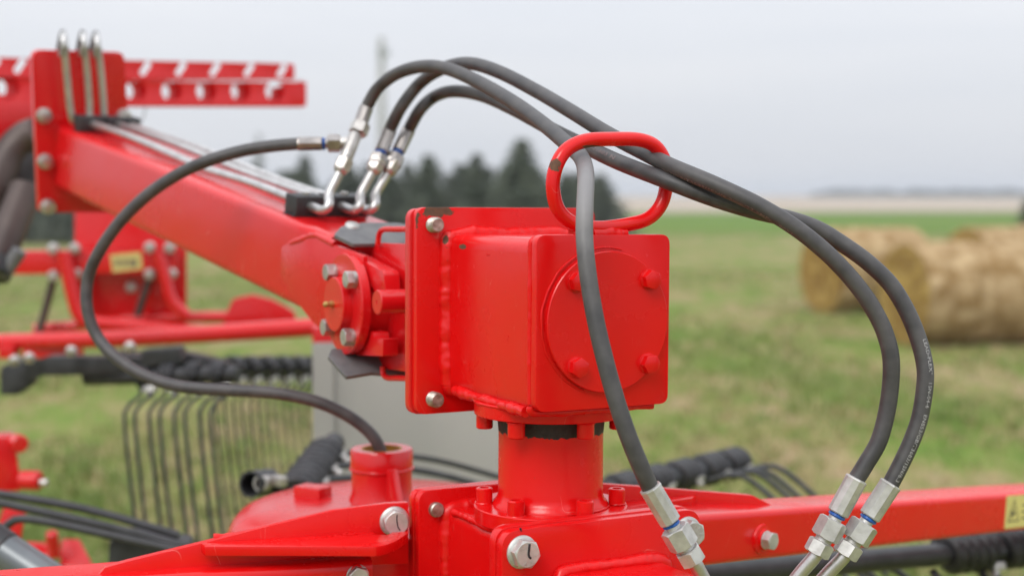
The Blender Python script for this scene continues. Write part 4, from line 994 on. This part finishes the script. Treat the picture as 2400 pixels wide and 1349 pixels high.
for a_, b__ in (((0, 812), (38, 822)), ((55, 812), (190, 822))):
    fr = Fr(W((a_[0] + b__[0]) / 2, 822, 2.80), (1, -.1, 0), (-.1, -1, 0), (0, 0, 1)); hw = (b__[0] - a_[0]) / F * 2.8 / 2
    bm = BM(); box(bm, fr, -hw, hw, -.02, .01, -.014, .012, .002); part('bracket', bm, REDF, gr)
kn = thing('curtain_frame', 'short red post holding the grey curtain behind the hinge', 'machine frame', W(770, 860, 2.45))
bm = BM(); fr = Fr(W(768, 800, 2.42), (1, .1, 0), (.1, -1, 0), (0, 0, 1)); box(bm, fr, -.026, .5, -.03, 0, -.02, .025, .003); part('top_rail', bm, REDF, kn)
# grey curtain
cu_ = thing('crop_curtain', 'plain grey crop curtain hanging behind the gearbox column', 'curtain', W(1000, 1300, 2.4))
Cf = Fr(W(735, 830, 2.40), (1, .05, 0), (.05, -1, 0), (0, 0, 1))
def cloth(x0, x1, z0, z1, y, name):
    bm = BM(); nx, nz_ = 40, 6; g = {}
    for s in (0, 1):
        for i in range(nx + 1):
            for j in range(nz_ + 1):
                x = x0 + (x1 - x0) * i / nx; z = z0 + (z1 - z0) * j / nz_
                g[s, i, j] = bm.verts.new(Cf.pt(x, y + .006 * math.sin(x * 21) * (1 - j / nz_) + .004 * math.sin(x * 47 + 1) - s * .004, z))
    for i in range(nx):
        for j in range(nz_):
            bm.faces.new((g[0, i, j], g[0, i + 1, j], g[0, i + 1, j + 1], g[0, i, j + 1])); bm.faces.new((g[1, i, j], g[1, i, j + 1], g[1, i + 1, j + 1], g[1, i + 1, j]))
    for i in range(nx):
        for j, f_ in ((0, 1), (nz_, 0)): bm.faces.new((g[0, i, j], g[0, i + 1, j], g[1, i + 1, j], g[1, i, j]))
    for j in range(nz_):
        for i in (0, nx): bm.faces.new((g[0, i, j], g[0, i, j + 1], g[1, i, j + 1], g[1, i, j]))
    bmesh.ops.recalc_face_normals(bm, faces=bm.faces[:]); return part(name, bm, CURTAIN, cu_, 60)
cloth(0, .435, -.36, .02, 0, 'curtain_sheet'); cloth(-.001, .034, -.36, .02, .010, 'hem')

# ------------------------------------------------------------------ spring tine arms
def helix(bm, P, d, r, L, turns, wr):
    x, y, d = axes(d); pts = []
    n = int(turns * 12)
    for i in range(n + 1):
        a = 2 * math.pi * turns * i / n; pts.append(Vector(P) + d * (L * i / n) + (x * math.cos(a) + y * math.sin(a)) * r)
    sweep(bm, Path(pts, smooth=False), wr, 8)
def tine_arm(label, P0, P1, rbar, coils, rcoil, tine_pts, clampdir, rt=.0045, coil_L=.05, turns=4.5, extra=None, tine_every=1, only=None):
    t = thing('spring_tine_row', label, 'tine arm', (P0 + P1) / 2 - Vector((0, 0, .05)), 'black spring tine arms')
    d = (P1 - P0).normalized(); L = (P1 - P0).length
    bm = BM(); cyl(bm, P0, d, rbar, L, 24, .003); part('bar', bm, BLACK, t)
    for i, s in enumerate(coils):
        c = P0 + d * (L * s)
        bm = BM(); helix(bm, c - d * coil_L / 2, d, rcoil, coil_L, turns, coil_L / turns * .52); part('spring_coil', bm, RINGRUB, t, 60)
        if clampdir is not None:
            cdv = Vector(clampdir).normalized(); q = c + d * coil_L * .62
            fr = Fr(q + cdv * (rcoil + .004), d, cdv, d.cross(cdv)); bm = BM(); box(bm, fr, -.012, .012, -.006, .006, -.010, .010, .002); cyl(bm, q + cdv * (rcoil + .010), cdv, .007, .010, 14)
            part('clamp', bm, ZINC, t)
        if only is None or i in only:
            for k in (-.5, .5):
                pts = [c + d * (coil_L * k) + v for v in tine_pts(i)]
                bm = BM(); sweep(bm, Path(pts, step=.02), rt, 8); part('tine', bm, BLACK, t, 60)
    return t
# far left arm with hanging tines
def hang(i):
    return [Vector((0, 0, 0)), Vector((.006, -.02, -.03)), Vector((-.015, -.036, -.048)), Vector((-.0175, -.042, -.065)), Vector((-.013, -.050, -.11)), Vector((-.002, -.060, -.20)), Vector((.012, -.072, -.30))]
ta = tine_arm('black tine arm with a row of hanging tines below the boom at left', W(200, 884, 2.55), W(560, 876, 2.45), .0145, (.40, .56, .72, .88), .020, hang, (0, -.3, -1), rt=.0034, coil_L=.021, turns=2.5)
for pts, y in (([(0, 862), (35, 840), (70, 838), (72, 900), (40, 925), (0, 925)], 0), ([(60, 850), (110, 835), (225, 836), (330, 838), (332, 872), (225, 878), (100, 880), (60, 895)], .01), ([(225, 836), (255, 824), (330, 828), (400, 820), (520, 845), (545, 870), (420, 885), (250, 880)], -.03), ([(330, 820), (420, 812), (430, 850), (330, 860)], .02)):
    f_ = Fr(W(200, 870, 2.52), (1, -.05, 0), (-.05, -1, 0), (0, 0, 1)); bm = BM(); prism(bm, f_, 'y', y - .035, y, rounded(f_.hits('y', y, pts), .006), .003); part('arm_bracket', bm, BLACK, ta)
for px, py in ((35, 848), (70, 842), (168, 826), (305, 816)):
    bm = BM(); lathe(bm, W(px, py, 2.49), (0, -.6, .8), [(.010, 0), (.010, .006), (.006, .012), (0, .012)], 14); part('bolt', bm, ZINC, ta)
tine_arm('black tine arm receding behind the hanging tines, its clamps showing as pale spots', W(540, 862, 2.75), W(840, 858, 3.1), .011, (.02, .14, .26, .38, .50, .62, .74, .86), .020, lambda i: [v * 1.0 for v in hang(i)], (0, -.4, -1), coil_L=.024, turns=2.5, rt=.0026)
# arm behind the casing
ta2 = tine_arm('black coil wrapped tine arm end rising behind the red casing', W(690, 1165, 1.92), W(785, 1035, 2.15), .016, (.15, .38, .61), .0215, lambda i: [Vector((.01, 0, 0)), Vector((.06, .05, -.005)), Vector((.16, .12, -.03)), Vector((.28, .2, -.08))], (1, -.4, -.25), coil_L=.058, turns=3.5)
bm_t = thing('tube_end', 'open black tube end with pale clamp left of the red casing', 'tube', W(622, 1150, 1.9))
bm = BM(); ddv = Vector((-.35, -.9, .12)).normalized(); lathe(bm, W(632, 1128, 1.94), ddv, [(.018, 0), (.018, .05), (.0145, .05), (.0145, .004)], 28); part('tube', bm, BLACK, bm_t)
bm = BM(); lathe(bm, W(626, 1130, 1.91), ddv, [(.0105, 0), (.0105, .018), (.0080, .018), (.0080, .002)], 24); part('inner_sleeve', bm, ZINC, bm_t)
bm = BM(); fr = Fr(W(655, 1128, 1.90), (.8, -.6, 0), (.6, .8, 0), (0, 0, 1)); box(bm, fr, -.012, .010, -.006, .006, -.006, .008, .002); part('clamp', bm, ZINC, bm_t)
# arm behind the column at right
def right_tines(i): return [Vector((0, -.01, -.015)), Vector((.05, -.01, -.004)), Vector((.085, -.02, -.02)), Vector((.15, -.06, -.08)), Vector((.22, -.1, -.16))]
tine_arm('black coil wrapped tine arm just right of the column, above the right beam', W(1420, 1155, 2.05), W(1722, 1084, 2.32), .017, (.12, .34, .56, .78, .97), .0185, right_tines, (.35, -1, -.45), coil_L=.042, turns=2.5, only=(3, 4))
# arm under the right beam
def low_tines(i): return [Vector((-.02, -.01, -.02)), Vector((.0, -.04, -.045)), Vector((.04, -.09, -.09)), Vector((.10, -.15, -.17))]
tine_arm('thick black tine arm running along under the right red beam', W(1560, 1352, 1.62), W(2560, 1268, 2.02), .0145, (.66, .80, .94), .0185, low_tines, (-.1, -.45, -1), coil_L=.085, turns=4.5, rt=.005)
for k, pts in enumerate(([(1995, 1325), (2040, 1345), (2070, 1375)], [(2065, 1320), (2110, 1342), (2150, 1375)])):
    o = thing('tine', ['thin black tine below the right beam, left of a pair', 'thin black tine below the right beam, right of a pair'][k], 'tine', W(*pts[0], 1.9), 'loose tines below the right beam')
    bm = BM(); sweep(bm, Path([W(*p, 1.95) for p in pts], step=.01), .0045, 8); part('rod', bm, BLACK, o, 60)
# bottom left: three black tines, grey tube, red brackets
for k, pts in enumerate(([(-30, 1152), (200, 1192), (420, 1254)], [(-30, 1172), (60, 1190), (250, 1232), (440, 1282)], [(-25, 1262), (8, 1238), (40, 1216), (110, 1222), (260, 1254), (430, 1292)])):
    o = thing('tine', ['upper of three thick black tines at bottom left', 'middle of three thick black tines at bottom left', 'lower kinked one of three black tines at bottom left'][k], 'tine', W(*pts[-1], 1.9), 'thick black tines at bottom left')
    bm = BM(); sweep(bm, Path([W(*p, 1.92 - .02 * k) for p in pts], step=.01), .0058, 12); part('rod', bm, BLACK, o, 60)
gt = thing('grey_tube', 'thick grey steel tube crossing the bottom left corner', 'tube', W(100, 1349, 1.6))
g0, g1 = W(-40, 1255, 1.62), W(240, 1440, 1.58)
bm = BM(); cyl(bm, g0, g1 - g0, .0205, (g1 - g0).length, 36, .002); part('tube', bm, GREYTUBE, gt)
bm = BM(); cyl(bm, g0 + (g1 - g0).normalized() * .005, g1 - g0, .0220, .03, 36, .002); part('collar', bm, BLACK, gt)
br = thing('pivot_bracket', 'blurred pink red bracket with round knobs at the left edge', 'bracket', W(20, 1170, 2.3))
f_ = Fr(W(20, 1090, 2.3), (.94, .34, 0), (.34, -.94, 0), (0, 0, 1))
bm = BM(); prism(bm, f_, 'y', -.06, 0, rounded(f_.hits('y', 0, [(-40, 1024), (34, 1024), (48, 1128), (52, 1150), (-40, 1150)]), .006), .003); part('block', bm, REDF, br)
bm = BM(); cyl(bm, W(38, 1036, 2.3), (.6, -.8, 0), .0145, .02, 24, .003); part('knob', bm, REDF, br)
bm = BM(); cyl(bm, W(48, 1124, 2.29), (1, -.15, 0), .0155, .034, 24, .003); part('pin', bm, REDF, br)
bm = BM(); cyl(bm, W(95, 1130, 2.28), (1, -.15, 0), .006, .012, 16); part('pin_end', bm, ZINC, br)
fo = thing('foot_bracket', 'small pink red bracket lying low behind the grey tube', 'bracket', W(130, 1330, 2.4))
f_ = Fr(W(150, 1300, 2.4), (1, .1, 0), (-.07, .7, .7), (0, -.7, .7))
bm = BM(); prism(bm, f_, 'z', -.01, 0, f_.hits('z', 0, [(145, 1262), (185, 1260), (218, 1322), (170, 1340), (140, 1325)]), .002); part('plate', bm, REDF, fo)
bm = BM(); prism(bm, f_, 'z', -.012, -.002, f_.hits('z', -.002, [(60, 1270), (140, 1272), (140, 1300), (100, 1305)]), .002); part('arm', bm, REDF, fo)
bm = BM(); cyl(bm, W(128, 1302, 2.38), (.0, -.3, 1), .010, .045, 20, .002); part('peg', bm, REDF, fo)
sb = thing('shaded_support', 'dark red support leg in shadow at the left edge', 'leg', W(30, 1400, 2.2))
f_ = Fr(W(30, 1260, 2.22), (1, .2, 0), (.2, -1, 0), (0, 0, 1)); bm = BM(); prism(bm, f_, 'y', -.03, 0, f_.hits('y', 0, [(5, 1195), (60, 1195), (40, 1290), (-10, 1420), (-60, 1420)]), .003); part('leg_plate', bm, REDF, sb)
skd = thing('black_block', 'dark block seen behind the tip of the left rotor arm', 'machine frame', W(330, 1330, 1.9))
f_ = Fr(W(320, 1300, 1.9), (1, .1, 0), (.1, -1, 0), (0, 0, 1)); bm = BM(); prism(bm, f_, 'y', -.08, 0, rounded(f_.hits('y', 0, [(255, 1262), (440, 1285), (440, 1380), (250, 1380)]), .01), .004); part('block', bm, BLACK, skd)

# ------------------------------------------------------------------ thin air haze over the fields
hm = bpy.data.materials.new('thin_air_haze'); hm.use_nodes = True; t = hm.node_tree; t.nodes.clear()
pv = t.nodes.new('ShaderNodeVolumePrincipled'); pv.inputs['Color'].default_value = (.90, .94, 1, 1); pv.inputs['Density'].default_value = .0007; pv.inputs['Anisotropy'].default_value = .2
ou = t.nodes.new('ShaderNodeOutputMaterial'); t.links.new(pv.outputs[0], ou.inputs['Volume'])
bm = BM(); prism(bm, ID, 'z', -1.0, 14.0, rect(-1205, 1205, -45, 2405), 0); hz = finish('haze', bm, hm); hz['kind'] = 'stuff'; hz['label'] = 'thin pale haze in the air over the distant fields'; hz['category'] = 'haze'
